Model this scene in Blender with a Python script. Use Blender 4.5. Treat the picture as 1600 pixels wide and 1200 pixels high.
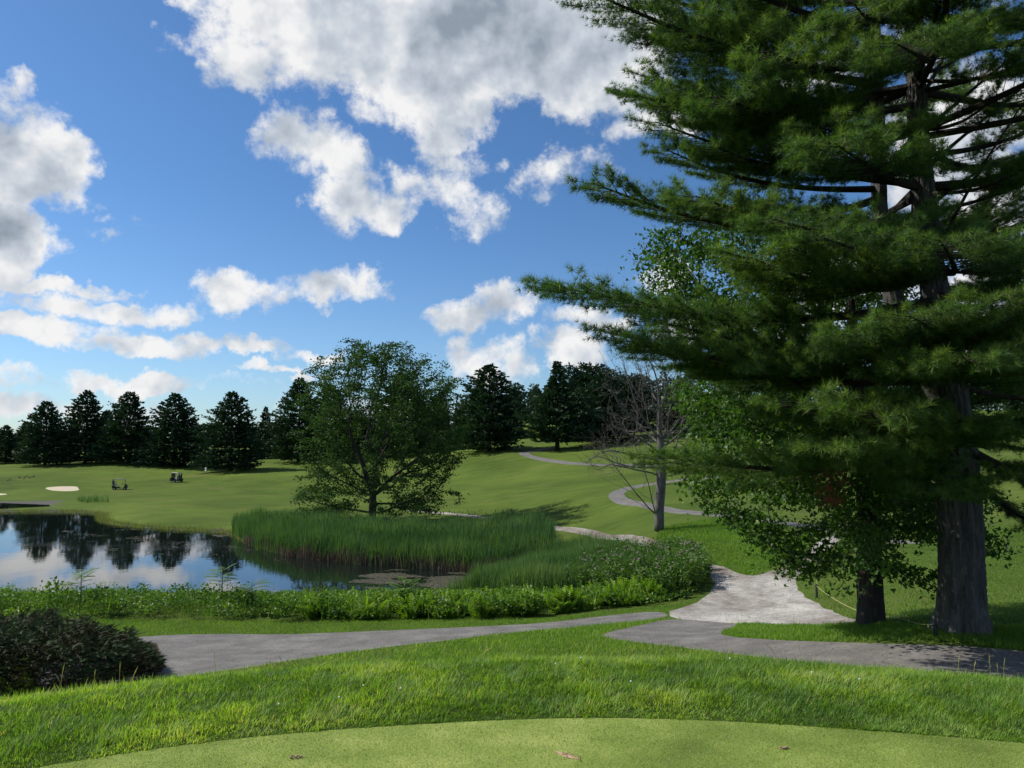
import bpy, math, random
import numpy as np
from mathutils import Vector, Matrix
from mathutils.geometry import delaunay_2d_cdt

random.seed(7)
RNG = np.random.default_rng(11)
sc = bpy.context.scene
for o in list(bpy.data.objects):
    bpy.data.objects.remove(o)
COL = sc.collection
R = math.radians

# ------------------------------------------------------------------ camera
F = 1200.0                      # focal length in photo pixels
CAM = np.array((0.0, 0.0, 9.0))
PITCH = math.atan(95.0 / F)
cam_d = bpy.data.cameras.new('camera')
cam_d.sensor_width = 36.0
cam_d.lens = 36.0 * F / 1600.0
cam_d.clip_start = 0.1
cam_d.clip_end = 6000
cam = bpy.data.objects.new('camera', cam_d)
COL.objects.link(cam)
cam.location = CAM
cam.rotation_euler = (math.pi / 2 + PITCH, 0, 0)
sc.camera = cam

# ------------------------------------------------------------------ light
SUN_AZ = R(-76)                 # measured from straight ahead (+Y), minus = left
SUN_EL = R(44)
sun_d = bpy.data.lights.new('sun', 'SUN')
sun_d.energy = 5.0
sun_d.angle = R(0.6)
sun_d.color = (1.0, 0.94, 0.84)
sun = bpy.data.objects.new('sun', sun_d)
COL.objects.link(sun)
sv = Vector((math.sin(SUN_AZ) * math.cos(SUN_EL), math.cos(SUN_AZ) * math.cos(SUN_EL), math.sin(SUN_EL)))
sun.rotation_euler = sv.to_track_quat('Z', 'Y').to_euler()
sun.location = (-40, 20, 60)

vs = sc.view_settings
vs.view_transform = 'Standard'
vs.look = 'None'
vs.exposure = 0.32
vs.gamma = 1.0
vs.use_curve_mapping = False
try:
    sc.cycles.max_bounces = 6
    sc.cycles.diffuse_bounces = 2
    sc.cycles.glossy_bounces = 2
    sc.cycles.transmission_bounces = 3
    sc.cycles.sample_clamp_indirect = 4.0
except Exception:
    pass

# node helpers -----------------------------------------------------------
class NT:
    def __init__(s, tree):
        s.t = tree
    def n(s, typ, **kw):
        nd = s.t.nodes.new(typ)
        for k, v in kw.items():
            setattr(nd, k, v)
        return nd
    def link(s, a, b):
        s.t.links.new(a, b)
    def put(s, sock, v):
        if hasattr(v, 'is_linked') or isinstance(v, bpy.types.NodeSocket):
            s.t.links.new(v, sock)
        else:
            sock.default_value = v
    def math(s, op, a, b=None, c=None, clamp=False):
        nd = s.n('ShaderNodeMath', operation=op)
        nd.use_clamp = clamp
        s.put(nd.inputs[0], a)
        if b is not None: s.put(nd.inputs[1], b)
        if c is not None: s.put(nd.inputs[2], c)
        return nd.outputs[0]
    def vm(s, op, a, b=None, c=None, out=0):
        nd = s.n('ShaderNodeVectorMath', operation=op)
        s.put(nd.inputs[0], a)
        if b is not None: s.put(nd.inputs[1], b)
        if c is not None: s.put(nd.inputs[2], c)
        return nd.outputs[out]
    def noise(s, vec, scale, detail=4, rough=0.55, lac=2.0, dist=0.0, color=False):
        nd = s.n('ShaderNodeTexNoise')
        s.put(nd.inputs['Vector'], vec)
        nd.inputs['Scale'].default_value = scale
        nd.inputs['Detail'].default_value = detail
        nd.inputs['Roughness'].default_value = rough
        nd.inputs['Lacunarity'].default_value = lac
        nd.inputs['Distortion'].default_value = dist
        return nd.outputs['Color' if color else 'Fac']
    def ramp(s, fac, stops, interp='LINEAR'):
        nd = s.n('ShaderNodeValToRGB')
        cr = nd.color_ramp
        cr.interpolation = interp
        while len(cr.elements) < len(stops):
            cr.elements.new(0.5)
        for e, (p, c) in zip(cr.elements, stops):
            e.position = p
            e.color = (*c, 1) if len(c) == 3 else c
        s.put(nd.inputs[0], fac)
        return nd.outputs['Color']
    def mix(s, fac, a, b, blend='MIX'):
        nd = s.n('ShaderNodeMix', data_type='RGBA', blend_type=blend)
        s.put(nd.inputs[0], fac)
        for sock, v in ((nd.inputs[6], a), (nd.inputs[7], b)):
            if isinstance(v, tuple): v = (*v, 1) if len(v) == 3 else v
            s.put(sock, v)
        return nd.outputs[2]
    def smooth(s, v, a, b, lo=0.0, hi=1.0):
        nd = s.n('ShaderNodeMapRange', interpolation_type='SMOOTHSTEP')
        s.put(nd.inputs[0], v)
        for i, x in enumerate((a, b, lo, hi)):
            nd.inputs[i + 1].default_value = x
        return nd.outputs[0]

def pix_dir(px, py):
    a = (px - 800) / F
    b = (600 - py) / F
    return np.array((a, math.cos(PITCH) - b * math.sin(PITCH), math.sin(PITCH) + b * math.cos(PITCH)))

def azel(px, py):
    d = pix_dir(px, py)
    return math.atan2(d[0], d[1]), math.atan2(d[2], math.hypot(d[0], d[1]))

# ------------------------------------------------------------------ sky with clouds
world = bpy.data.worlds.new('World')
sc.world = world
world.use_nodes = True
wt = NT(world.node_tree)
world.node_tree.nodes.clear()
skyn = wt.n('ShaderNodeTexSky', sky_type='NISHITA')
skyn.sun_disc = False
skyn.sun_elevation = SUN_EL
skyn.sun_rotation = SUN_AZ
skyn.altitude = 300
skyn.air_density = 1.0
skyn.dust_density = 0.6
skyn.ozone_density = 2.2
gen = wt.n('ShaderNodeTexCoord').outputs['Generated']
sep = wt.n('ShaderNodeSeparateXYZ'); wt.link(gen, sep.inputs[0])
az = wt.math('ARCTAN2', sep.outputs[0], sep.outputs[1])
hyp = wt.math('SQRT', wt.math('ADD', wt.math('MULTIPLY', sep.outputs[0], sep.outputs[0]), wt.math('MULTIPLY', sep.outputs[1], sep.outputs[1])))
el = wt.math('ARCTAN2', sep.outputs[2], hyp)
comb = wt.n('ShaderNodeCombineXYZ')
wt.put(comb.inputs[0], az); wt.put(comb.inputs[1], el)
P0 = comb.outputs[0]
# ragged edges: warp the direction by noise at two scales
w1 = wt.vm('SCALE', wt.vm('SUBTRACT', wt.noise(gen, 9.0, 5, 0.6, color=True), (0.5, 0.5, 0.5)))
w1.node.inputs['Scale'].default_value = 0.085
w2 = wt.vm('SCALE', wt.vm('SUBTRACT', wt.noise(gen, 42.0, 4, 0.6, color=True), (0.5, 0.5, 0.5)))
w2.node.inputs['Scale'].default_value = 0.030
P = wt.vm('MULTIPLY', wt.vm('ADD', wt.vm('ADD', P0, w1), w2), (1, 1, 0))
BLOBS = [  # photo pixel centre, radii, strength
    (400, 70, 85, 75, 1), (470, 40, 120, 90, 1), (560, 50, 150, 105, 1.5), (690, 100, 140, 110, 1.6), (790, 40, 200, 120, 1.9),
    (890, 80, 140, 95, 1.6), (970, 60, 90, 90, 1.2), (620, 165, 80, 60, .9), (680, 205, 70, 45, .75), (960, 150, 80, 40, .7),
    (475, 212, 78, 62, 1.0), (545, 262, 50, 50, .85), (565, 318, 72, 62, .95), (620, 300, 60, 45, .7), (715, 315, 66, 52, .75), (585, 360, 45, 25, .7),
    (760, 345, 36, 34, .5), (700, 255, 66, 36, .55), (880, 285, 70, 32, .42), (915, 262, 60, 32, .42), (985, 195, 70, 28, .5), (1075, 180, 70, 30, .6),
    (25, 265, 100, 70, 1.5), (30, 200, 70, 50, 1.0), (2, 145, 36, 40, .9), (75, 265, 60, 60, .95), (5, 350, 75, 85, 1.6), (10, 400, 50, 40, .8),
    (110, 305, 50, 26, .5), (170, 350, 60, 12, .35), (270, 68, 28, 13, .4), (300, 18, 36, 18, .42), (90, 375, 40, 20, .35),
    (80, 440, 170, 15, .85), (170, 478, 150, 19, .9), (40, 505, 170, 22, .9), (160, 530, 170, 18, .9), (300, 547, 140, 15, .85), (420, 555, 120, 13, .75),
    (0, 435, 80, 18, .6), (375, 465, 62, 34, 1.0), (520, 452, 80, 36, .95), (470, 462, 40, 18, .6), (505, 495, 18, 8, .5), (560, 435, 30, 22, .7),
    (745, 500, 62, 34, .95), (790, 480, 52, 36, .95), (765, 572, 66, 40, 1.0), (895, 542, 58, 36, 1.0), (940, 496, 80, 20, .75), (1040, 432, 52, 28, .95),
    (120, 596, 230, 16, .85), (0, 584, 130, 14, .8), (250, 592, 90, 10, .65), (440, 585, 80, 8, .6), (20, 632, 160, 24, .9), (150, 640, 120, 18, .75),
    (1090, 500, 100, 40, .8), (1520, 240, 190, 150, 1.0), (1560, 480, 140, 90, 1.0), (1280, 120, 120, 60, .8), (1330, 440, 120, 60, .9), (1230, 520, 90, 40, .8), (640, 640, 200, 14, .4), (1480,60,100,60,.5),
]
acc = None
for (bx, by, rx, ry, wgt) in BLOBS:
    a0, e0 = azel(bx, by)
    a1 = azel(bx + rx, by)[0] - a0
    e1 = azel(bx, by - ry)[1] - e0
    sx, sy = 1 / abs(a1), 1 / abs(e1)
    q = wt.vm('MULTIPLY_ADD', P, (sx, sy, 0), (-a0 * sx, -e0 * sy, 0))
    d = wt.vm('DOT_PRODUCT', q, q, out=1)
    v = wt.math('MULTIPLY_ADD', d, -0.62 * wgt, wgt)
    acc = v if acc is None else wt.math('SMOOTH_MAX', acc, v, 0.10)
acc = wt.math('MAXIMUM', acc, -0.5)
# same sort of broken cloud everywhere the camera does not look
outm = wt.math('MAXIMUM', wt.smooth(wt.math('ABSOLUTE', az), 0.62, 0.85), wt.smooth(el, 0.56, 0.72))
oth = wt.math('MULTIPLY_ADD', wt.noise(gen, 2.6, 3, 0.5), 5.0, -2.45)
oth = wt.math('MULTIPLY_ADD', wt.math('SUBTRACT', 1.0, outm), -3.0, oth)
field = wt.math('MAXIMUM', acc, wt.math('MINIMUM', oth, 1.0))
def billow(vec, scale):
    v = wt.n('ShaderNodeTexVoronoi', feature='F1')
    wt.put(v.inputs['Vector'], vec)
    v.inputs['Scale'].default_value = scale
    v.inputs['Detail'].default_value = 1.0
    v.inputs['Roughness'].default_value = 0.55
    return wt.math('SUBTRACT', 0.52, v.outputs['Distance'])
warped = wt.vm('ADD', gen, w2)
fb = wt.noise(gen, 15.0, 10, 0.66)
bl = billow(warped, 19.0)
rag = wt.math('ADD', wt.math('MULTIPLY_ADD', fb, 2.7, -1.46), wt.math('MULTIPLY', bl, 0.42))
dens = wt.math('ADD', field, rag)
alpha = wt.smooth(dens, -0.08, 0.62)
off = tuple(float(c) * 0.016 for c in (sv.x * 0.8, 0.0, 0.9))
up_ = wt.vm('ADD', warped, off)
relief = wt.math('MULTIPLY', wt.math('SUBTRACT', bl, billow(up_, 19.0)), 0.16)
rel2 = wt.math('MULTIPLY', wt.math('SUBTRACT', wt.noise(gen, 12.0, 4, 0.55), wt.noise(wt.vm('ADD', gen, tuple(c * 2.0 for c in off)), 12.0, 4, 0.55)), 1.1)
relief = wt.math('ADD', relief, rel2)
core = wt.smooth(wt.math('ADD', field, wt.math('MULTIPLY_ADD', wt.noise(gen, 7.0, 4, 0.5), 1.6, -0.8)), 0.55, 2.1)
lum = wt.math('ADD', wt.math('MULTIPLY_ADD', core, -0.40, 0.92), relief, clamp=False)
lum = wt.math('MINIMUM', wt.math('MAXIMUM', lum, 0.42), 1.0)
cl = wt.ramp(lum, [(0.0, (0.12, 0.16, 0.22)), (0.45, (0.32, 0.38, 0.46)), (0.75, (0.62, 0.68, 0.76)), (1.0, (1.0, 1.0, 1.0))])
cloudc = wt.vm('SCALE', cl)
cloudc.node.inputs['Scale'].default_value = 6.6
skyc = wt.mix(1.0, skyn.outputs[0], wt.mix(wt.smooth(el, 0.0, 0.35), (0.60, 0.76, 0.94), (0.44, 0.66, 0.87)), 'MULTIPLY')
final = wt.mix(alpha, skyc, cloudc)
bg = wt.n('ShaderNodeBackground')
wt.link(final, bg.inputs[0])
bg.inputs[1].default_value = 0.11
wo = wt.n('ShaderNodeOutputWorld')
wt.link(bg.outputs[0], wo.inputs[0])
try:
    world.cycles.sampling_method = 'MANUAL'
    world.cycles.sample_map_resolution = 512
except Exception:
    pass

# ------------------------------------------------------------------ object helpers
def tag(o, label=None, cat=None, group=None, kind=None):
    if label: o['label'] = label
    if cat: o['category'] = cat
    if group: o['group'] = group
    if kind: o['kind'] = kind
    return o

def empty(name, loc, rz=0.0):
    o = bpy.data.objects.new(name, None)
    COL.objects.link(o)
    o.location = loc
    o.rotation_euler = (0, 0, rz)
    o.empty_display_size = 0.3
    return o

def mesh_tris(name, V, T, mats, midx=None, tint=None, smooth=False):
    V = np.ascontiguousarray(V, dtype=np.float32).reshape(-1, 3)
    T = np.ascontiguousarray(T, dtype=np.int32).reshape(-1, 3)
    me = bpy.data.meshes.new(name)
    me.vertices.add(len(V))
    me.vertices.foreach_set('co', V.ravel())
    me.loops.add(len(T) * 3)
    me.loops.foreach_set('vertex_index', T.ravel())
    me.polygons.add(len(T))
    me.polygons.foreach_set('loop_start', np.arange(0, len(T) * 3, 3, dtype=np.int32))
    me.polygons.foreach_set('loop_total', np.full(len(T), 3, dtype=np.int32))
    for m in (mats if isinstance(mats, (list, tuple)) else [mats]):
        me.materials.append(m)
    if midx is not None:
        me.polygons.foreach_set('material_index', np.ascontiguousarray(midx, dtype=np.int32))
    me.polygons.foreach_set('use_smooth', np.full(len(T), bool(smooth)))
    if tint is not None:
        at = me.attributes.new('tint', 'FLOAT', 'POINT')
        at.data.foreach_set('value', np.ascontiguousarray(tint, dtype=np.float32))
    me.update(calc_edges=True)
    return me

def obj(name, me, parent=None, loc=None):
    o = bpy.data.objects.new(name, me)
    COL.objects.link(o)
    if parent is not None: o.parent = parent
    if loc is not None: o.location = loc
    return o

class Soup:
    """collects triangles with a tint per vertex and a material index per face"""
    def __init__(s):
        s.V, s.T, s.M, s.C, s.n = [], [], [], [], 0
    def add(s, V, T, m=0, tint=0.5):
        V = np.asarray(V, dtype=np.float64).reshape(-1, 3)
        T = np.asarray(T, dtype=np.int64).reshape(-1, 3)
        s.V.append(V); s.T.append(T + s.n); s.M.append(np.full(len(T), m))
        s.C.append(np.broadcast_to(np.asarray(tint, dtype=np.float64), (len(V),)))
        s.n += len(V)
    def mesh(s, name, mats, smooth=False):
        return mesh_tris(name, np.concatenate(s.V), np.concatenate(s.T), mats, np.concatenate(s.M), np.concatenate(s.C), smooth)

def unit(v):
    v = np.asarray(v, dtype=np.float64)
    return v / np.maximum(np.linalg.norm(v, axis=-1, keepdims=True), 1e-9)

def frames(Z, spin=None):
    """rotation matrices (N,3,3) whose third column is Z, spun at random about it"""
    Z = unit(Z)
    ref = np.where(np.abs(Z[:, 2:3]) < 0.9, np.array([[0, 0, 1.0]]), np.array([[1.0, 0, 0]]))
    X = unit(np.cross(ref, Z)); Y = np.cross(Z, X)
    if spin is None: spin = RNG.uniform(0, 2 * np.pi, len(Z))
    c, s_ = np.cos(spin)[:, None], np.sin(spin)[:, None]
    X, Y = X * c + Y * s_, -X * s_ + Y * c
    return np.stack([X, Y, Z], axis=2)

def stamp(soup, tv, tf, O, Rm, S, m=0, tint=0.5):
    N, k = len(O), len(tv)
    V = np.einsum('nij,kj->nki', Rm, tv) * np.asarray(S).reshape(N, 1, 1) + O[:, None, :]
    T = tf[None, :, :] + (np.arange(N) * k)[:, None, None]
    t = np.repeat(np.broadcast_to(np.asarray(tint, dtype=np.float64), (N,)), k)
    soup.add(V.reshape(-1, 3), T.reshape(-1, 3), m, t)

def tube(soup, pts, rad, sides=6, m=0, tint=0.5, cap=True):
    pts = np.asarray(pts, dtype=np.float64); rad = np.broadcast_to(np.asarray(rad, dtype=np.float64), (len(pts),))
    n = len(pts)
    tang = np.gradient(pts, axis=0); tang = unit(tang)
    ref = np.array((0.0, 0, 1)) if abs(tang[0, 2]) < 0.8 else np.array((0.0, 1, 0))
    X = unit(np.cross(ref, tang[0])); A = []
    for i in range(n):
        X = unit(X - tang[i] * np.dot(X, tang[i])); A.append(X)
    A = np.array(A); B = np.cross(tang, A)
    an = np.linspace(0, 2 * np.pi, sides, endpoint=False)
    V = pts[:, None, :] + rad[:, None, None] * (A[:, None, :] * np.cos(an)[None, :, None] + B[:, None, :] * np.sin(an)[None, :, None])
    i = np.arange(n - 1)[:, None] * sides; j = np.arange(sides)[None, :]; j2 = (j + 1) % sides
    a = i + j; b = i + j2; c = i + sides + j2; d = i + sides + j
    T = np.concatenate([np.stack([a, b, c], -1).reshape(-1, 3), np.stack([a, c, d], -1).reshape(-1, 3)])
    V = V.reshape(-1, 3)
    if cap:
        V = np.concatenate([V, pts[[-1]] + tang[[-1]] * rad[-1] * 0.5, pts[[0]]])
        e = (n - 1) * sides
        T = np.concatenate([T, np.stack([e + np.arange(sides), e + (np.arange(sides) + 1) % sides, np.full(sides, n * sides)], -1),
                            np.stack([(np.arange(sides) + 1) % sides, np.arange(sides), np.full(sides, n * sides + 1)], -1)])
    soup.add(V, T, m, tint)

# ------------------------------------------------------------------ terrain height
def zfrom(px, py, depth):
    d = pix_dir(px, py)
    return d[0] * depth / d[1], depth, CAM[2] + d[2] * depth / d[1]

CP = [  # photo pixel, depth in metres
    (-500, 1150, 14), (-500, 1000, 30), (0, 1092, 17.5), (250, 1042, 22.5), (400, 1006, 27), (300, 976, 31), (0, 970, 32), (620, 990, 28), (620, 972, 31),
    (850, 966, 31.5), (800, 984, 27), (1100, 926, 35), (1150, 950, 31), (1050, 968, 27.8), (950, 990, 23.5), (1200, 1006, 18.6), (1600, 1040, 14.8),
    (1505, 980, 17), (1362, 974, 19), (1300, 962, 24), (2100, 1060, 13.2), (1240, 984, 21), (1600, 980, 17), (2200, 960, 19),
    (1090, 900, 39), (960, 900, 43), (1110, 882, 43), (945, 838, 63), (870, 824, 74), (745, 807, 88), (690, 801, 94), (582, 816, 84), (640, 860, 62.5),
    (480, 830, 76), (480, 800, 97), (365, 815, 86),
    (1030, 829, 55), (1110, 804, 62), (1000, 790, 72), (950, 778, 82), (1020, 755, 98), (1140, 840, 48), (1240, 862, 42), (1168, 906, 37), (1290, 852, 43),
    (1400, 900, 32), (1400, 940, 25.5), (1600, 930, 25), (1600, 880, 34), (1600, 830, 50), (1600, 760, 90), (1600, 700, 160), (1300, 785, 75), (1300, 722, 130), (1300, 684, 220),
    (1600, 640, 350), (1100, 630, 360), (1100, 700, 150), (2300, 800, 60), (2300, 690, 200), (2400, 600, 400),
    (500, 790, 107), (600, 762, 145), (600, 735, 185), (700, 742, 158), (700, 706, 188), (765, 703, 186), (850, 722, 148), (805, 709, 165), (880, 723, 142), (870, 702, 178), (940, 692, 186),
    (980, 664, 262), (750, 688, 235), (830, 655, 380), (600, 692, 270), (400, 692, 330), (440, 716, 218),
    (0, 778, 127), (95, 765, 146), (187, 766, 147), (275, 754, 163), (321, 741, 178), (0, 737, 182), (68, 724, 198), (200, 723, 202), (360, 731, 192), (470, 740, 170), (0, 706, 290),
    (-500, 775, 128), (-500, 735, 190), (-600, 700, 300), (400, 770, 135), (250, 790, 106), (0, 797, 105), (-500, 797, 105), (900, 770, 92), (800, 790, 96),
    (-400, 690, 600), (300, 690, 600), (900, 680, 600), (1500, 660, 600), (-400, 694, 1200), (800, 693, 1200), (2000, 690, 1200),
]
cpw = np.array([zfrom(*c) for c in CP])
extra = np.array([(-14, -2, 4.2), (-8, -16, 5.0), (10, -16, 5.4), (18, -2, 5.5), (0, -60, 5), (-60, -30, 3), (60, -30, 6), (-80, 10, 0.8), (90, 20, 6), (0, -600, 8), (-600, 0, 6), (600, 0, 14)])
cpw = np.concatenate([cpw, extra])

def warp(x, y):
    r = np.hypot(x, y) + 6.0
    L = np.log(r)
    return np.stack([x / r * 5.0, y / r * 5.0, L * 3.0], -1)
_W = warp(cpw[:, 0], cpw[:, 1])
_D = np.linalg.norm(_W[:, None] - _W[None], axis=-1)
_K = np.sqrt(_D ** 2 + 0.002)
_n = len(_W)
_A = np.block([[_K + np.eye(_n) * -0.012, np.ones((_n, 1))], [np.ones((1, _n)), np.zeros((1, 1))]])
_sol = np.linalg.solve(_A, np.append(cpw[:, 2], 0))

def vnoise(x, y, s, seed=0):
    """smooth pseudo noise from a few sines"""
    r = np.random.default_rng(seed)
    v = 0
    for _ in range(6):
        a = r.uniform(0, 2 * np.pi); f = r.uniform(0.6, 1.6) / s; p = r.uniform(0, 6.28)
        v = v + np.sin((x * np.cos(a) + y * np.sin(a)) * f * 6.28 + p)
    return v / 6

def Hraw(x, y):
    x = np.asarray(x, dtype=np.float64); y = np.asarray(y, dtype=np.float64)
    sh = x.shape
    xf, yf = x.ravel(), y.ravel()
    out = np.empty(len(xf))
    for i in range(0, len(xf), 20000):
        w = warp(xf[i:i + 20000], yf[i:i + 20000])
        k = np.sqrt(((w[:, None] - _W[None]) ** 2).sum(-1) + 0.002)
        out[i:i + 20000] = k @ _sol[:-1] + _sol[-1]
    out = np.maximum(out, 0.22)
    r = np.hypot(xf, yf)
    out = out + vnoise(xf, yf, 38, 3) * np.clip((r - 60) / 100, 0, 1) * 0.35 + vnoise(xf, yf, 9, 4) * np.clip((r - 25) / 60, 0, 1) * 0.06
    return out.reshape(sh)

def project_flat(pts, z=0.0):
    out = []
    for px, py in pts:
        d = pix_dir(px, py)
        t = (z - CAM[2]) / d[2]
        out.append((d[0] * t, d[1] * t))
    return np.array(out)

def in_poly(x, y, poly):
    inside = np.zeros(x.shape, bool)
    n = len(poly)
    for i in range(n):
        x1, y1 = poly[i]; x2, y2 = poly[(i + 1) % n]
        if y1 == y2: continue
        c = ((y1 > y) != (y2 > y)) & (x < (x2 - x1) * (y - y1) / (y2 - y1) + x1)
        inside ^= c
    return inside

def dist_poly(x, y, poly):
    d = np.full(x.shape, 1e9)
    n = len(poly)
    for i in range(n):
        a = poly[i]; b = poly[(i + 1) % n]
        ab = b - a; L = (ab ** 2).sum() + 1e-12
        t = np.clip(((x - a[0]) * ab[0] + (y - a[1]) * ab[1]) / L, 0, 1)
        d = np.minimum(d, np.hypot(x - a[0] - t * ab[0], y - a[1] - t * ab[1]))
    return d

def sdist(x, y, poly):
    d = dist_poly(x, y, poly)
    return np.where(in_poly(x, y, poly), -d, d)

def smoothstep(a, b, v):
    t = np.clip((v - a) / (b - a), 0, 1)
    return t * t * (3 - 2 * t)

def densify(poly, step, jit=0.0, closed=True):
    out = []
    n = len(poly)
    for i in range(n if closed else n - 1):
        a = np.array(poly[i]); b = np.array(poly[(i + 1) % n])
        L = np.linalg.norm(b - a); k = max(1, int(L / step))
        for j in range(k):
            out.append(a + (b - a) * j / k)
    if not closed: out.append(np.array(poly[-1]))
    out = np.array(out)
    # one smoothing pass keeps corners from looking faceted
    for _ in range(3):
        if closed:
            out = 0.5 * out + 0.25 * np.roll(out, 1, 0) + 0.25 * np.roll(out, -1, 0)
        else:
            out[1:-1] = 0.5 * out[1:-1] + 0.25 * out[:-2] + 0.25 * out[2:]
    if jit: out = out + RNG.normal(0, jit, out.shape)
    return out

POND = densify(project_flat([(-900, 792), (-300, 797), (0, 800), (140, 801), (166, 805), (150, 811), (165, 818), (210, 824), (280, 829), (365, 833), (385, 848), (450, 868), (560, 880),
                     (660, 888), (760, 890), (795, 893), (775, 905), (745, 924), (690, 934), (500, 938), (300, 940), (0, 944), (-700, 950)]), 2.0)
POND2 = densify(project_flat([(-260, 787), (-60, 786), (20, 786.5), (84, 788), (86, 791), (60, 794), (0, 795), (-260, 794)]), 1.5)
TEE_C = np.array((0.70, -2.3))

def Hbase(x, y):
    z = Hraw(x, y)
    for poly in (POND, POND2):
        bb0, bb1 = poly.min(0) - 8, poly.max(0) + 8
        m = (x > bb0[0]) & (x < bb1[0]) & (y > bb0[1]) & (y < bb1[1])
        if np.any(m):
            s = sdist(x[m], y[m], poly)
            zz = z[m]
            out = np.minimum(zz, 0.03 + np.maximum(s, 0) * 0.10 + np.maximum(s - 2, 0) * 0.2)
            z[m] = np.where(s < 0, -0.9 * smoothstep(0, 3.0, -s) + 0.0, out)
    return z

def H(x, y):
    x = np.asarray(x, dtype=np.float64); y = np.asarray(y, dtype=np.float64)
    b = Hbase(x, y)
    r = np.hypot(x - TEE_C[0], y - TEE_C[1])
    prof = 7.4 - 0.055 * np.maximum(r - 6.95, 0) ** 2 - 0.10 * smoothstep(9.35, 11.35, r) + 0.02 * vnoise(x, y, 2.4, 9) * smoothstep(6.75, 7.85, r)
    w = smoothstep(9.4, 14.4, r)
    w = np.where(r > 14.4, 1.0, w)
    return prof * (1 - w) + b * w

def hit(px, py, base=True, ymin=2.0):
    """where the line of sight of a photo pixel meets the ground"""
    d = pix_dir(px, py)
    Y = np.exp(np.linspace(math.log(ymin), math.log(900), 1500))
    X = d[0] / d[1] * Y; Z = CAM[2] + d[2] / d[1] * Y
    h = (Hbase if base else H)(X.copy(), Y.copy())
    below = np.nonzero(Z < h)[0]
    if len(below) == 0: i = len(Y) - 1
    else: i = below[0]
    return np.array((X[i], Y[i]))

def hits(pts, ymin=12.0):
    return np.array([hit(a, b, ymin=ymin) for a, b in pts])

# ------------------------------------------------------------------ path outlines on the ground
LEFT_PATH = hits([(60, 1040), (150, 1010), (215, 993), (350, 990.5), (480, 990), (640, 984), (800, 977), (930, 964), (1040, 954), (1046, 966.3), (960, 974), (880, 982), (790, 990), (700, 1000),
                  (560, 1016), (450, 1032), (330, 1052), (200, 1068), (60, 1085)])
RIGHT_PATH = hits([(1046, 966.5), (1100, 970), (1163, 975.2), (1140, 983), (1115, 992), (1180, 998), (1250, 1003.5), (1400, 1010), (1600, 1018), (1850, 1028), (2300, 1046), (2300, 1105), (1850, 1088),
                   (1600, 1072), (1400, 1055), (1200, 1030), (1050, 1010), (930, 995), (975, 982)])
GRAVEL = hits([(1040, 955), (1075, 947), (1102, 936), (1117, 921), (1113, 902), (1098, 886), (1110, 879), (1132, 886), (1150, 896), (1168, 905), (1200, 897), (1232, 882), (1258, 862), (1280, 847), (1296, 836), (1320, 834),
               (1305, 850), (1285, 867), (1260, 886), (1240, 905), (1247, 922), (1272, 940), (1305, 957), (1345, 970), (1345, 976), (1250, 977), (1163, 975.4), (1100, 970.3), (1046, 966.7)])
def ribbon(pts, width, step):
    c = densify(hits(pts), step, closed=False)
    for _ in range(12):
        c[1:-1] = 0.5 * c[1:-1] + 0.25 * c[:-2] + 0.25 * c[2:]
    t = unit(np.gradient(c, axis=0)); nrm = np.stack([-t[:, 1], t[:, 0]], -1)
    w = width / 2 * (1 + 0.12 * RNG.normal(0, 1, (len(c), 1)) * 0.5)
    return np.concatenate([c + nrm * w, (c - nrm * w)[::-1]])
SHORE_PATH = ribbon([(1112, 889), (1080, 874), (1020, 855), (945, 837), (870, 824), (745, 806.5), (690, 801), (640, 797)], 1.3, 1.5)
HILL_PATH = ribbon([(1420, 850), (1330, 832), (1210, 814), (1110, 804), (1050, 798), (990, 789), (957, 780), (955, 771), (985, 761), (1030, 753), (1090, 748), (1160, 742)], 1.7, 1.5)
FAR_PATH = ribbon([(1050, 727), (960, 727), (905, 727), (870, 721), (835, 714.5), (808, 709.5), (825, 705), (856, 701)], 2.2, 2.0)
def fcirc(cx, cy, r, n, jit=0.0, ph=0.0):
    a = np.linspace(0, 2 * np.pi, n, endpoint=False)
    rr = r * (1 + jit * np.sin(3 * a + ph) + jit * 0.6 * np.sin(7 * a + 2 * ph) + 0.3 * jit * np.sin(17 * a))
    return np.stack([cx + rr * np.cos(a), cy + rr * np.sin(a)], -1)
TEE = fcirc(0.70, -2.3, 6.95, 240, 0.006, 1.0)
BUNKER = densify(hits([(66, 763), (82, 760), (104, 759.5), (124, 760), (120, 763), (128, 766), (104, 768.5), (86, 767)], 60), 1.2)
SANDSPIT = densify(hits([(-40, 771), (2, 770.5), (20, 772.5), (4, 774), (-40, 774)], 60), 1.2)
DIRT = hits([(150, 1040), (205, 1015), (240, 1000), (252, 1020), (232, 1044), (190, 1062), (90, 1082), (60, 1070)])
REGIONS = [  # name, polygon, boundary step, ragged edge
    ('tee_green', TEE, None, 0), ('asphalt_path', RIGHT_PATH, 0.5, 0.02), ('gravel_junction', GRAVEL, 0.7, 0.05), ('leaf_litter', DIRT, 0.5, 0.05), ('asphalt_path', LEFT_PATH, 0.6, 0.03),
    ('gravel_path', SHORE_PATH, None, 0.0), ('asphalt_path', HILL_PATH, None, 0.0), ('asphalt_path', FAR_PATH, None, 0.0),
    ('sand_bunker', BUNKER, None, 0), ('sand_bunker', SANDSPIT, None, 0),
]
polys = []
for nm, p, st, jit in REGIONS:
    if st is not None:
        q = densify(p, st)
        # keep shared borders tight: jitter only outwards a little
        if jit: q = q + RNG.normal(0, jit, q.shape)
        p = q
    polys.append((nm, np.asarray(p)))

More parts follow.
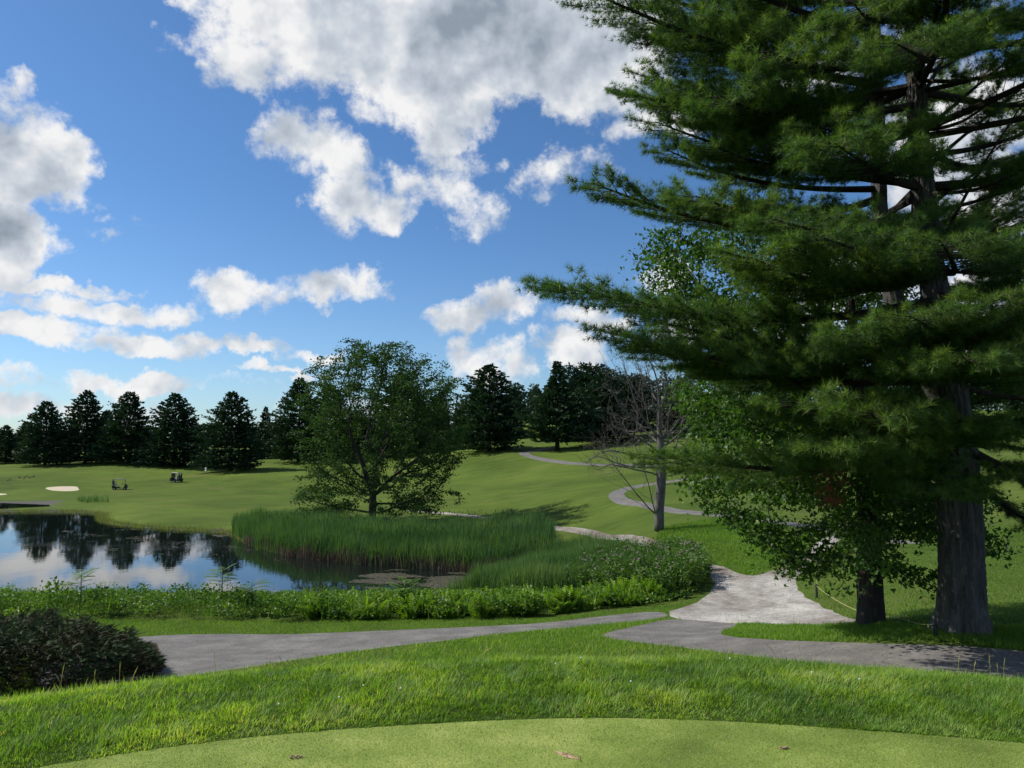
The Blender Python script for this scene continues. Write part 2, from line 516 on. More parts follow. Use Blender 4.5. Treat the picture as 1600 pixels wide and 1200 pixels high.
rings = np.exp(np.linspace(math.log(0.9), math.log(1500), 215))
ang = np.radians(np.concatenate([np.arange(-48, 48.01, 0.75), np.arange(54, 310, 6)]))
rr, aa = np.meshgrid(rings, ang, indexing='ij')
gx = (rr * np.sin(aa)).ravel(); gy = (rr * np.cos(aa)).ravel()
jr = rr.ravel() * 0.004
gx = gx + RNG.normal(0, 1, len(gx)) * jr; gy = gy + RNG.normal(0, 1, len(gy)) * jr
keep = np.ones(len(gx), bool)
for nm, p in polys:
    bb0, bb1 = p.min(0) - 2, p.max(0) + 2
    m = (gx > bb0[0]) & (gx < bb1[0]) & (gy > bb0[1]) & (gy < bb1[1])
    if m.any():
        spacing = np.hypot(gx[m], gy[m]) * 0.006
        keep[np.nonzero(m)[0][dist_poly(gx[m], gy[m], p) < spacing]] = False
gx, gy = gx[keep], gy[keep]
pts2 = [Vector((float(a), float(b))) for a, b in zip(gx, gy)]
edges = []
for nm, p in polys:
    s0 = len(pts2)
    pts2 += [Vector((float(a), float(b))) for a, b in p]
    k = len(p)
    edges += [(s0 + i, s0 + (i + 1) % k) for i in range(k)]
res = delaunay_2d_cdt(pts2, edges, [], 0, 1e-5)
TV = np.array([(v.x, v.y) for v in res[0]])
TF = np.array([f for f in res[2] if len(f) == 3], dtype=np.int64)
TZ = H(TV[:, 0], TV[:, 1])
cen = TV[TF].mean(1)
cls = np.full(len(TF), -1)
for i, (nm, p) in reversed(list(enumerate(polys))):
    cls[in_poly(cen[:, 0], cen[:, 1], p)] = i
a_ = TV[TF]
area = (a_[:, 1, 0] - a_[:, 0, 0]) * (a_[:, 2, 1] - a_[:, 0, 1]) - (a_[:, 1, 1] - a_[:, 0, 1]) * (a_[:, 2, 0] - a_[:, 0, 0])
TF[area < 0] = TF[area < 0][:, ::-1]
big = np.abs(area) > 1e-7
V3 = np.column_stack([TV, TZ])

# ------------------------------------------------------------------ materials
def new_mat(name):
    m = bpy.data.materials.new(name)
    m.use_nodes = True
    m.node_tree.nodes.clear()
    t = NT(m.node_tree)
    out = t.n('ShaderNodeOutputMaterial')
    return m, t, out

def principled(t, out, color, rough=0.8, bump=None, bstr=0.3, bdist=0.02, spec=0.3, metal=0.0):
    p = t.n('ShaderNodeBsdfPrincipled')
    if isinstance(color, tuple): color = (*color, 1)
    t.put(p.inputs['Base Color'], color)
    t.put(p.inputs['Roughness'], rough)
    p.inputs['Specular IOR Level'].default_value = spec
    p.inputs['Metallic'].default_value = metal
    if bump is not None:
        b = t.n('ShaderNodeBump')
        b.inputs['Strength'].default_value = bstr
        b.inputs['Distance'].default_value = bdist
        t.put(b.inputs['Height'], bump)
        t.link(b.outputs[0], p.inputs['Normal'])
    t.link(p.outputs[0], out.inputs[0])
    return p

def simple_mat(name, c, rough=0.6, metal=0.0, noise=0.15, scale=8):
    m, t, out = new_mat(name)
    co = t.n('ShaderNodeTexCoord').outputs['Object']
    n = t.noise(co, scale, 4)
    col = t.mix(n, tuple(x * (1 - noise) for x in c), tuple(min(1, x * (1 + noise)) for x in c))
    principled(t, out, col, rough, metal=metal)
    return m

def leaf_mat(name, stops, transl=0.35, rough=0.5, tscale=(1.3, 1.5, 0.5), gloss=0.25):
    m, t, out = new_mat(name)
    at = t.n('ShaderNodeAttribute'); at.attribute_name = 'tint'
    oi = t.n('ShaderNodeObjectInfo').outputs['Random']
    f = t.math('ADD', at.outputs['Fac'], t.math('MULTIPLY_ADD', oi, 0.16, -0.08), clamp=True)
    col = t.ramp(f, stops)
    p = t.n('ShaderNodeBsdfPrincipled')
    t.link(col, p.inputs['Base Color'])
    p.inputs['Roughness'].default_value = rough
    p.inputs['Specular IOR Level'].default_value = gloss
    tr = t.n('ShaderNodeBsdfTranslucent')
    t.link(t.mix(1.0, col, tscale, 'MULTIPLY'), tr.inputs['Color'])
    mx = t.n('ShaderNodeMixShader')
    mx.inputs[0].default_value = transl
    t.link(p.outputs[0], mx.inputs[1]); t.link(tr.outputs[0], mx.inputs[2])
    t.link(mx.outputs[0], out.inputs[0])
    return m

# mown grass seen from afar
def lawn_mat(name, dark, mid, light, dry, fine=1.0, drya=0.5):
    m, t, out = new_mat(name)
    pos = t.n('ShaderNodeNewGeometry').outputs['Position']
    big_ = t.noise(pos, 0.035, 6, 0.6, dist=0.8)
    med = t.noise(t.vm('MULTIPLY', pos, (0.6, 1.5, 1)), 0.36, 6, 0.68, dist=0.6)
    fin = t.noise(pos, 9.0 * fine, 5, 0.7)
    vf = t.noise(pos, 60.0 * fine, 3, 0.7)
    f = t.math('ADD', t.math('MULTIPLY', big_, 0.40), t.math('ADD', t.math('MULTIPLY', med, 0.28), t.math('ADD', t.math('MULTIPLY', fin, 0.20), t.math('MULTIPLY', vf, 0.12))))
    col = t.ramp(f, [(0.40, dark), (0.5, mid), (0.60, light)])
    dr = t.smooth(t.math('MULTIPLY', t.noise(pos, 0.12, 6, 0.65), 1.0), 0.52, 0.72, 0, drya)
    col = t.mix(dr, col, dry)
    h = t.math('ADD', fin, t.math('MULTIPLY', vf, 0.6))
    principled(t, out, col, 0.9, t.math('ADD', h, t.math('MULTIPLY', med, 3.0)), 0.7, 0.09, 0.05)
    return m

M = {}
M['lawn'] = lawn_mat('fairway grass', (0.046, 0.076, 0.014), (0.074, 0.114, 0.020), (0.112, 0.158, 0.027), (0.135, 0.135, 0.045))
M['rough_soil'] = lawn_mat('rough thatch', (0.030, 0.055, 0.010), (0.05, 0.085, 0.014), (0.07, 0.11, 0.02), (0.09, 0.09, 0.035), 2.0)

def green_mat():
    m, t, out = new_mat('tee turf')
    pos = t.n('ShaderNodeNewGeometry').outputs['Position']
    f1 = t.noise(pos, 260, 3, 0.7); f2 = t.noise(pos, 75, 4, 0.7); f3 = t.noise(pos, 3.2, 5, 0.6); f4 = t.noise(pos, 0.8, 3, 0.5)
    f = t.math('ADD', t.math('MULTIPLY', f1, 0.28), t.math('ADD', t.math('MULTIPLY', f2, 0.28), t.math('ADD', t.math('MULTIPLY', f3, 0.24), t.math('MULTIPLY', f4, 0.20))))
    col = t.ramp(f, [(0.38, (0.10, 0.15, 0.026)), (0.5, (0.22, 0.29, 0.06)), (0.62, (0.42, 0.47, 0.14))])
    dry = t.smooth(t.noise(pos, 6, 6, 0.75), 0.66, 0.78, 0, 0.5)
    col = t.mix(dry, col, (0.30, 0.26, 0.13))
    principled(t, out, col, 0.8, t.math('ADD', f1, f2), 0.8, 0.012, 0.15)
    return m
M['green'] = green_mat()

def asphalt_mat():
    m, t, out = new_mat('worn asphalt')
    pos = t.n('ShaderNodeNewGeometry').outputs['Position']
    f1 = t.noise(pos, 55, 3, 0.8); f2 = t.noise(pos, 1.1, 6, 0.65); f3 = t.noise(pos, 12, 5, 0.7)
    f = t.math('ADD', t.math('MULTIPLY', f1, 0.38), t.math('ADD', t.math('MULTIPLY', f2, 0.34), t.math('MULTIPLY', f3, 0.28)))
    col = t.ramp(f, [(0.38, (0.062, 0.059, 0.055)), (0.5, (0.120, 0.114, 0.106)), (0.62, (0.215, 0.205, 0.19))])
    w = t.n('ShaderNodeTexVoronoi', feature='DISTANCE_TO_EDGE')
    t.link(t.vm('ADD', pos, t.vm('SCALE', t.noise(pos, 1.5, 4, color=True))), w.inputs['Vector'])
    w.inputs['Scale'].default_value = 0.42
    crack = t.smooth(w.outputs['Distance'], 0.0, 0.008, 0.6, 0.0)
    col = t.mix(crack, col, (0.035, 0.04, 0.03))
    principled(t, out, col, 0.85, f1, 0.5, 0.01, 0.3)
    return m
M['asphalt'] = asphalt_mat()

def gravel_mat():
    m, t, out = new_mat('pale gravel')
    pos = t.n('ShaderNodeNewGeometry').outputs['Position']
    f1 = t.noise(pos, 38, 4, 0.8); f2 = t.noise(t.vm('MULTIPLY', pos, (1.0, .30, 1)), 0.45, 5, 0.55, dist=0.5); f3 = t.noise(pos, 3, 6, 0.7)
    f = t.math('ADD', t.math('MULTIPLY', f1, 0.20), t.math('ADD', t.math('MULTIPLY', f2, 0.55), t.math('MULTIPLY', f3, 0.25)))
    col = t.ramp(f, [(0.40, (0.10, 0.078, 0.06)), (0.46, (0.165, 0.142, 0.12)), (0.52, (0.25, 0.235, 0.215)), (0.60, (0.40, 0.385, 0.355))])
    principled(t, out, col, 0.9, f1, 0.7, 0.02, 0.2)
    return m
M['gravel'] = gravel_mat()
M['sand'] = lawn_mat('bunker sand', (0.44, 0.38, 0.28), (0.50, 0.44, 0.33), (0.56, 0.50, 0.38), (0.48, 0.42, 0.3), 1.0, 0.2)
M['dirt'] = lawn_mat('litter and bare soil', (0.035, 0.026, 0.018), (0.075, 0.056, 0.04), (0.13, 0.10, 0.075), (0.06, 0.07, 0.03), 2.5)
M['mud'] = simple_mat('pond mud', (0.03, 0.028, 0.018), 0.7, noise=0.3, scale=1)

def bark_mat(name, c1, c2, zs=0.22, scale=9.0, lichen=0.0):
    m, t, out = new_mat(name)
    co = t.n('ShaderNodeTexCoord').outputs['Object']
    v = t.vm('MULTIPLY', co, (1, 1, zs))
    n1 = t.noise(v, scale, 6, 0.7, dist=0.5)
    n2 = t.noise(co, scale * 7, 4, 0.7)
    f = t.math('ADD', t.math('MULTIPLY', n1, 0.7), t.math('MULTIPLY', n2, 0.3))
    col = t.ramp(f, [(0.34, c1), (0.62, c2)])
    if lichen:
        l = t.smooth(t.noise(co, 2.3, 6, 0.7), 0.56, 0.68, 0, lichen)
        col = t.mix(l, col, (0.16, 0.18, 0.14))
    principled(t, out, col, 0.9, f, 0.9, 0.05, 0.12)
    return m
M['bark_pine'] = bark_mat('pine bark', (0.022, 0.021, 0.020), (0.13, 0.125, 0.12), scale=7, zs=.16, lichen=0.35)
M['bark_maple'] = bark_mat('maple bark', (0.02, 0.018, 0.016), (0.075, 0.066, 0.058), scale=14, zs=.14)
M['twig'] = bark_mat('dark twig bark', (0.018, 0.015, 0.012), (0.045, 0.038, 0.03))
M['bark_grey'] = bark_mat('weathered grey wood', (0.045, 0.041, 0.037), (0.16, 0.15, 0.138), scale=6, lichen=0.3)
M['bark_far'] = bark_mat('dark trunk bark', (0.02, 0.017, 0.013), (0.06, 0.05, 0.04), scale=3)
M['needle'] = leaf_mat('pine needles', [(0.0, (0.020, 0.056, 0.022)), (0.42, (0.056, 0.115, 0.032)), (0.75, (0.14, 0.21, 0.042)), (1.0, (0.22, 0.29, 0.06))], 0.38, 0.55)  # olive upper stops hold the sunlit look of the tufts as colour
M['needle_far'] = leaf_mat('distant pine needles', [(0.0, (0.010, 0.028, 0.016)), (0.5, (0.022, 0.054, 0.025)), (1.0, (0.055, 0.10, 0.035))], 0.12, 0.6)
M['needle_olive'] = leaf_mat('olive spruce needles', [(0.0, (0.016, 0.030, 0.012)), (0.5, (0.030, 0.052, 0.018)), (1.0, (0.06, 0.085, 0.025))], 0.15, 0.6)
M['maple_leaf'] = leaf_mat('maple leaves', [(0.0, (0.02, 0.055, 0.012)), (0.5, (0.05, 0.11, 0.018)), (1.0, (0.10, 0.17, 0.026))], 0.4, 0.45)
M['locust_leaf'] = leaf_mat('open crown leaves', [(0.0, (0.016, 0.042, 0.012)), (0.5, (0.036, 0.080, 0.020)), (1.0, (0.068, 0.12, 0.028))], 0.25, 0.7, gloss=0.1)
M['grass_blade'] = leaf_mat('long grass blades', [(0.0, (0.05, 0.12, 0.018)), (0.5, (0.125, 0.24, 0.034)), (0.85, (0.24, 0.37, 0.06)), (1.0, (0.42, 0.40, 0.20))], 0.5, 0.5, (1.5, 1.5, 0.5))
M['reed'] = leaf_mat('cattail blades', [(0.0, (0.032, 0.08, 0.030)), (0.45, (0.070, 0.14, 0.05)), (0.8, (0.13, 0.20, 0.06)), (1.0, (0.24, 0.25, 0.11))], 0.35, 0.45)
M['reed_dry'] = leaf_mat('dry cattail stalks', [(0.0, (0.07, 0.05, 0.035)), (0.5, (0.15, 0.11, 0.08)), (1.0, (0.26, 0.21, 0.15))], 0.15, 0.7, (1, 1, 1))
M['shrub'] = leaf_mat('shrub leaves', [(0.0, (0.035, 0.085, 0.018)), (0.5, (0.09, 0.17, 0.028)), (1.0, (0.18, 0.27, 0.05))], 0.35, 0.45)
M['fern'] = leaf_mat('fern fronds', [(0.0, (0.06, 0.13, 0.015)), (0.5, (0.14, 0.25, 0.025)), (1.0, (0.24, 0.34, 0.045))], 0.4, 0.5)
M['juniper'] = leaf_mat('juniper sprays', [(0.0, (0.035, 0.026, 0.014)), (0.25, (0.040, 0.042, 0.020)), (0.55, (0.038, 0.070, 0.028)), (1.0, (0.08, 0.125, 0.05))], 0.15, 0.85, (1, 1, .8))
M['flower'] = simple_mat('dusty pink flower heads', (0.30, 0.22, 0.22), 0.8)
M['clover'] = simple_mat('white clover heads', (0.75, 0.75, 0.68), 0.8)
M['lily'] = leaf_mat('floating weed', [(0.0, (0.025, 0.022, 0.016)), (0.5, (0.05, 0.048, 0.03)), (1.0, (0.08, 0.08, 0.045))], 0.05, 0.7, (1, 1, 1))
M['stone'] = leaf_mat('loose stone', [(0.0, (0.06, 0.045, 0.035)), (0.5, (0.26, 0.24, 0.21)), (1.0, (0.55, 0.54, 0.52))], 0.0, 0.9, gloss=0.2)
M['fringe'] = leaf_mat('yellowing bank grass', [(0.0, (0.06, 0.11, 0.02)), (0.5, (0.13, 0.16, 0.04)), (1.0, (0.24, 0.21, 0.09))], 0.3, 0.6)
M['redleaf'] = simple_mat('dead rust coloured needles', (0.16, 0.045, 0.02), 0.8)

def water_mat():
    m, t, out = new_mat('pond water')
    pos = t.n('ShaderNodeNewGeometry').outputs['Position']
    v = t.vm('MULTIPLY', pos, (1.0, 1.0, 0))
    n1 = t.noise(v, 1.3, 4, 0.55); n2 = t.noise(v, 0.16, 3, 0.5)
    h = t.math('ADD', t.math('MULTIPLY', n1, 0.25), t.math('MULTIPLY', n2, 0.6))
    p = principled(t, out, (0.006, 0.010, 0.008), 0.02, h, 0.06, 0.14, 0.5)
    p.inputs['IOR'].default_value = 1.45
    t.put(p.inputs['Roughness'], t.smooth(t.noise(v, 0.09, 5, 0.6, dist=1.0), 0.45, 0.65, 0.015, 0.07))
    return m
M['water'] = water_mat()

MATS = {'tee_green': 'green', 'asphalt_path': 'asphalt', 'gravel_junction': 'gravel', 'gravel_path': 'gravel', 'leaf_litter': 'dirt', 'sand_bunker': 'sand'}
def submesh(name, sel, mat, dz=0.0, smooth=True):
    f = TF[sel]
    u, inv = np.unique(f, return_inverse=True)
    v = V3[u].copy(); v[:, 2] += dz
    return mesh_tris(name, v, inv.reshape(-1, 3), mat, smooth=smooth)
groundsel = (cls == -1) & big
cz = V3[TF][:, :, 2].min(1)
r_c = np.hypot(cen[:, 0] - 0.75, cen[:, 1] + 1.3)
undr = groundsel & (r_c < 13.2)
bed = groundsel & (cz < -0.12)
tag(obj('lawn', submesh('lawn', groundsel & ~undr & ~bed, M['lawn'])), kind='structure')
tag(obj('ground', submesh('ground', undr, M['rough_soil'])), kind='structure')
tag(obj('pond_bed', submesh('pond_bed', bed, M['mud'])), kind='structure')
for i, (nm, p) in enumerate(polys):
    s_ = (cls == i) & big
    if s_.any():
        tag(obj(nm, submesh(nm, s_, M[MATS[nm]])), kind='structure')

def flat_poly(name, poly, z, mat):
    pts = [Vector((float(a), float(b))) for a, b in poly]
    r_ = delaunay_2d_cdt(pts, [], [list(range(len(pts)))], 1, 1e-5)
    v = np.array([(q.x, q.y, z) for q in r_[0]])
    f = np.array([q for q in r_[2] if len(q) == 3])
    if len(f) == 0: f = np.array([[0, 1, 2]])
    a = v[f]; ar = np.cross(a[:, 1] - a[:, 0], a[:, 2] - a[:, 0])[:, 2]
    f[ar < 0] = f[ar < 0][:, ::-1]
    return mesh_tris(name, v, f, mat)
def grow(poly, d):
    t = unit(np.roll(poly, -1, 0) - np.roll(poly, 1, 0)); n_ = np.stack([t[:, 1], -t[:, 0]], -1)
    ar = 0.5 * np.sum(poly[:, 0] * np.roll(poly[:, 1], -1) - np.roll(poly[:, 0], -1) * poly[:, 1])
    return poly + n_ * d * np.sign(ar)
tag(obj('water', flat_poly('pond_water', grow(POND, 0.8), 0.0, M['water'])), kind='structure')
tag(obj('water', flat_poly('far_pond_water', grow(POND2, 0.6), 0.0, M['water'])), kind='structure')

# ------------------------------------------------------------------ grass blades
def blades(soup, P, h, w, lean=0.35, curve=0.5, m=0, tint=0.5, segs=2, dirs=None):
    N = len(P)
    az_ = RNG.uniform(0, 2 * np.pi, N) if dirs is None else dirs
    d = np.stack([np.cos(az_), np.sin(az_), np.zeros(N)], -1)
    face = az_ + np.pi / 2 + RNG.normal(0, 0.5, N)
    s = np.stack([np.cos(face), np.sin(face), np.zeros(N)], -1)
    h = np.broadcast_to(h, (N,))[:, None]; w = np.broadcast_to(w, (N,))[:, None]
    ln = np.abs(RNG.normal(lean, lean * 0.5, (N, 1)))
    rows = []
    for i in range(segs + 1):
        t = i / segs
        out = ln * h * (t * (1 - curve) + curve * t * t)
        up = h * np.sqrt(np.maximum(t * t - (0.45 * ln * t * t) ** 2, 0)) if t > 0 else h * 0
        c = P + d * out + np.array((0, 0, 1.0)) * up
        if i < segs:
            ww = w * (1 - 0.35 * t)
            rows += [c - s * ww / 2, c + s * ww / 2]
        else:
            rows.append(c)
    V = np.stack(rows, 1)
    k = 2 * segs + 1
    f = []
    for i in range(segs - 1):
        a = 2 * i
        f += [(a, a + 1, a + 3), (a, a + 3, a + 2)]
    a = 2 * (segs - 1)
    f.append((a, a + 1, a + 2))
    T = np.array(f)[None] + (np.arange(N) * k)[:, None, None]
    soup.add(V.reshape(-1, 3), T.reshape(-1, 3), m, np.repeat(np.broadcast_to(tint, (N,)), k))

def put_on(xy, dz=-0.01):
    return np.column_stack([xy, H(xy[:, 0], xy[:, 1]) + dz])

# rough collar round the tee: dense near the eye line
N = 250000
a = RNG.uniform(R(-36), R(36), N)
rad = 6.88 + (14.0 - 6.88) * RNG.uniform(0, 1, N) ** 1.7
xy = np.stack([0.70 + rad * np.sin(a), -2.3 + rad * np.cos(a)], -1)
vis = np.abs(xy[:, 0] / np.maximum(xy[:, 1], .1)) < 0.80
xy = xy[vis]; rad = rad[vis]
inner = in_poly(xy[:, 0], xy[:, 1], TEE)
xy = xy[~inner]; rad = rad[~inner]
edge = smoothstep(0.0, 0.35, rad - 6.95)
clump = np.clip(0.5 + 0.5 * vnoise(xy[:, 0], xy[:, 1], 0.42, 21) + 0.45 * vnoise(xy[:, 0], xy[:, 1], 0.13, 23), 0, 1)
clump2 = np.clip(0.5 + 0.9 * vnoise(xy[:, 0], xy[:, 1], 1.7, 22) + .35 * vnoise(xy[:, 0], xy[:, 1], .6, 24), 0, 1)
heading = 3.0 * vnoise(xy[:, 0], xy[:, 1], 0.5, 25) + RNG.normal(0, 1.0, len(xy)) - 0.5
hh = (0.030 + 0.026 * edge) * (0.45 + 0.95 * clump) * RNG.uniform(0.55, 1.25, len(xy))
tall = RNG.uniform(0, 1, len(xy)) < 0.004
hh = np.where(tall & (edge > .9), hh * 1.9, hh)
tint = np.clip(0.44 + 0.60 * (clump2 - 0.5) + 0.30 * (clump - .5) + RNG.normal(0, 0.17, len(xy)), 0, 0.90)
tint = np.where(RNG.uniform(0, 1, len(xy)) < 0.02, 1.0, tint)
S = Soup()
blades(S, put_on(xy), hh, RNG.uniform(0.0032, 0.0058, len(xy)) * (1 + .9 * smoothstep(9, 12, rad)), 0.62, 0.6, tint=tint, segs=2, dirs=heading)
obj_ = obj('tall_grass', S.mesh('tall_grass', [M['grass_blade']]))
tag(obj_, 'bright long rough grass growing round the rim of the tee', 'grass', kind='stuff')

# short turf fuzz on the tee itself
N = 90000
a = RNG.uniform(R(-36), R(36), N); rad = np.sqrt(RNG.uniform(5.7 ** 2, 7.0 ** 2, N))
xy = np.stack([0.70 + rad * np.sin(a), -2.3 + rad * np.cos(a)], -1)
xy = xy[in_poly(xy[:, 0], xy[:, 1], TEE)]
S = Soup()
blades(S, put_on(xy, -0.002), RNG.uniform(0.006, 0.015, len(xy)), RNG.uniform(0.003, 0.005, len(xy)), 0.8, 0.6, tint=np.clip(RNG.normal(0.72, 0.2, len(xy)), 0, 1), segs=1)
tag(obj('tee_turf', S.mesh('tee_turf', [M['grass_blade']])), 'closely mown turf of the tee in the foreground', 'grass', kind='stuff')

def scatter_poly(poly, n):
    b0, b1 = poly.min(0), poly.max(0)
    out = []
    got = 0
    while got < n:
        q = RNG.uniform(b0, b1, (n * 2, 2))
        q = q[in_poly(q[:, 0], q[:, 1], poly)]
        out.append(q); got += len(q)
        if len(q) == 0: break
    return np.concatenate(out)[:n]

allpaths = [p for nm, p in polys if nm != 'tee_green']
def off_paths(xy, m=0.03):
    k = np.ones(len(xy), bool)
    for p in allpaths:
        b0, b1 = p.min(0), p.max(0)
        s_ = (xy[:, 0] > b0[0]) & (xy[:, 0] < b1[0]) & (xy[:, 1] > b0[1]) & (xy[:, 1] < b1[1])
        idx = np.nonzero(s_)[0]
        k[idx[in_poly(xy[idx, 0], xy[idx, 1], p)]] = False
    return xy[k]

# verge between the right path and the big trees, banks beside the junction, strip by the left path
S = Soup()
def verge(poly_px, n, h0, w0, tmean, lean=0.5):
    poly = hits(poly_px)
    q = off_paths(scatter_poly(poly, n))
    z = Hbase(q[:, 0].copy(), q[:, 1].copy()) > 0.1
    q = q[z]
    c1 = 0.5 + 0.5 * vnoise(q[:, 0], q[:, 1], 0.9, 31); c2 = 0.5 + 0.5 * vnoise(q[:, 0], q[:, 1], 3.5, 32)
    blades(S, put_on(q), h0 * (0.6 + 0.7 * c1) * RNG.uniform(0.6, 1.3, len(q)), RNG.uniform(0.7, 1.3, len(q)) * w0, lean, 0.6,
           tint=np.clip(tmean + 0.4 * (c2 - 0.5) + RNG.normal(0, 0.13, len(q)), 0, 0.9), segs=1)
verge([(1050, 1004), (1115, 992), (1165, 974), (1240, 977), (1350, 975), (1500, 981), (1700, 978), (2100, 1000), (2100, 1040), (1600, 1022), (1250, 1006)], 70000, 0.09, 0.012, 0.45)
verge([(1240, 905), (1300, 850), (1400, 820), (1700, 820), (1900, 960), (1500, 985), (1345, 978)], 60000, 0.09, 0.022, 0.25)
verge([(1080, 865), (1020, 852), (1035, 825), (1120, 810), (1260, 835), (1290, 845), (1165, 908)], 40000, 0.16, 0.03, 0.35)
N2 = 120000
a2 = RNG.uniform(R(-62), R(50), N2); r2 = 8.8 + 11.5 * RNG.uniform(0, 1, N2) ** 1.9
q = off_paths(np.stack([0.75 + r2 * np.sin(a2), -1.3 + r2 * np.cos(a2)], -1))
q = q[np.abs(q[:, 0] / q[:, 1]) < .8]
blades(S, put_on(q), 0.10 * RNG.uniform(.5, 1.4, len(q)), RNG.uniform(.010, .020, len(q)), 0.45, 0.6, tint=np.clip(.55 + .3 * vnoise(q[:, 0], q[:, 1], 2, 33) + RNG.normal(0, .13, len(q)), 0, .9), segs=1)
N2 = 70000
a2 = RNG.uniform(R(-50), R(20), N2); r2 = RNG.uniform(14, 30, N2)
q = off_paths(np.stack([0.62 + r2 * np.sin(a2), -1.5 + r2 * np.cos(a2)], -1))
q = q[np.abs(q[:, 0] / q[:, 1]) < .75]
blades(S, put_on(q), 0.10 * RNG.uniform(.5, 1.4, len(q)), RNG.uniform(.018, .032, len(q)), 0.45, 0.6, tint=np.clip(.5 + .3 * vnoise(q[:, 0], q[:, 1], 2, 33) + RNG.normal(0, .13, len(q)), 0, .9), segs=1)
verge([(130, 968), (850, 966), (1060, 945), (1110, 925), (1118, 932), (1040, 962), (800, 980), (500, 993), (120, 994)], 45000, 0.08, 0.016, 0.3)
verge([(560, 1040), (790, 984), (1045, 965), (975, 982), (925, 992), (1000, 1010), (800, 1040)], 20000, 0.09, 0.014, 0.4)
tag(obj('verge_grass', S.mesh('verge_grass', [M['grass_blade']])), 'mown grass verges and banks beside the cart paths', 'grass', kind='stuff')

# loose stones on the gravel, twigs and crumbs on the asphalt, dry fringe on the far bank
S = Soup()
def stones(poly, n, r0, r1, tlo, thi):
    q = scatter_poly(poly, n)
    oct_v = np.array([(1, 0, 0), (-1, 0, 0), (0, 1, 0), (0, -1, 0), (0, 0, .6), (0, 0, -.6)], float)
    oct_f = np.array([(0, 2, 4), (2, 1, 4), (1, 3, 4), (3, 0, 4), (2, 0, 5), (1, 2, 5), (3, 1, 5), (0, 3, 5)])
    P_ = put_on(q, .004)
    stamp(S, oct_v, oct_f, P_, frames(np.tile([[0, 0, 1.]], (len(q), 1)) + RNG.normal(0, .3, (len(q), 3))), RNG.uniform(r0, r1, len(q)) ** 1.0, 0, RNG.uniform(tlo, thi, len(q)))
stones(polys[2][1], 3000, .008, .026, .3, .85)
stones(polys[3][1], 1500, .008, .022, 0, .35)
stones(polys[4][1], 900, .006, .016, 0, .4)
stones(polys[1][1], 900, .005, .014, 0, .7)
tag(obj('loose_stones', S.mesh('loose_stones', [M['stone']])), 'loose stones and crumbs scattered over the gravel and asphalt', 'stones', kind='stuff')
S = Soup()
per = densify(POND, 0.5)
per = per[(per[:, 1] > 60) & (np.abs(per[:, 0] / per[:, 1]) < .75)]
q = per[RNG.integers(0, len(per), 9000)] + RNG.normal(0, .45, (9000, 2)) + (0, .5)
z_ = H(q[:, 0], q[:, 1]); q = q[(z_ > -.12)]
blades(S, put_on(q), RNG.uniform(.12, .42, len(q)), .04, .4, .6, tint=RNG.uniform(.1, 1, len(q)), segs=1, m=(0))
tag(obj('bank_fringe', S.mesh('bank_fringe', [M['fringe']])), 'yellowing grass fringe along the far pond bank', 'grass', kind='stuff')

# seed stalks standing above the rough and clover heads in it
S = Soup()
for _ in range(34):
    a = RNG.uniform(R(-30), R(30)); r_ = RNG.uniform(7.4, 8.6)
    x, y = 0.75 + r_ * math.sin(a), r_ * math.cos(a) - 1.3
    z = float(H(np.array([x]), np.array([y]))[0]); hgt = RNG.uniform(0.12, 0.24); dx = RNG.normal(0, 0.10)
    t = np.linspace(0, 1, 6)[:, None]
    p = np.array((x, y, z)) + t * np.array((0, 0, hgt)) + t ** 2.2 * np.array((dx * .5, RNG.normal(0, .02), -abs(dx) * .2))
    tube(S, p, np.array([.0015, .0014, .0013, .0012, .003, .001]), 4, tint=0.9)
tag(obj('seed_stalks', S.mesh('seed_stalks', [M['grass_blade']])), 'thin arching grass seed stalks along the tee rim', 'grass', kind='stuff')

def ball(S, c, r_, n1=5, n2=8, m=0, tint=0.5, sc_=(1, 1, 1)):
    th = np.linspace(0, np.pi, n1 + 1)[1:-1]; ph = np.linspace(0, 2 * np.pi, n2, endpoint=False)
    V = [(0, 0, 1.0)] + [(math.sin(t) * math.cos(p), math.sin(t) * math.sin(p), math.cos(t)) for t in th for p in ph] + [(0, 0, -1.0)]
    V = np.array(V) * np.array(sc_) * r_ + np.array(c)
    T = []
    for j in range(n2):
        T.append((0, 1 + j, 1 + (j + 1) % n2))
    for i in range(n1 - 2):
        for j in range(n2):
            a, b = 1 + i * n2 + j, 1 + i * n2 + (j + 1) % n2
            T += [(a, a + n2, b + n2), (a, b + n2, b)]
    e = len(V) - 1
    for j in range(n2):
        T.append((e, 1 + (n1 - 2) * n2 + (j + 1) % n2, 1 + (n1 - 2) * n2 + j))
    S.add(V, T, m, tint)
S = Soup()
for k in range(13):
    a = RNG.uniform(R(-30), R(30)); r_ = RNG.uniform(6.2, 7.8)
    x, y = 0.75 + r_ * math.sin(a), r_ * math.cos(a) - 1.3
    z = float(H(np.array([x]), np.array([y]))[0])
    ball(S, (x, y, z + RNG.uniform(.04, .07)), 0.006, 4, 6)
tag(obj('clover_flowers', S.mesh('clover_flowers', [M['clover']])), 'tiny white clover heads scattered in the rough grass', 'flowers', kind='stuff')

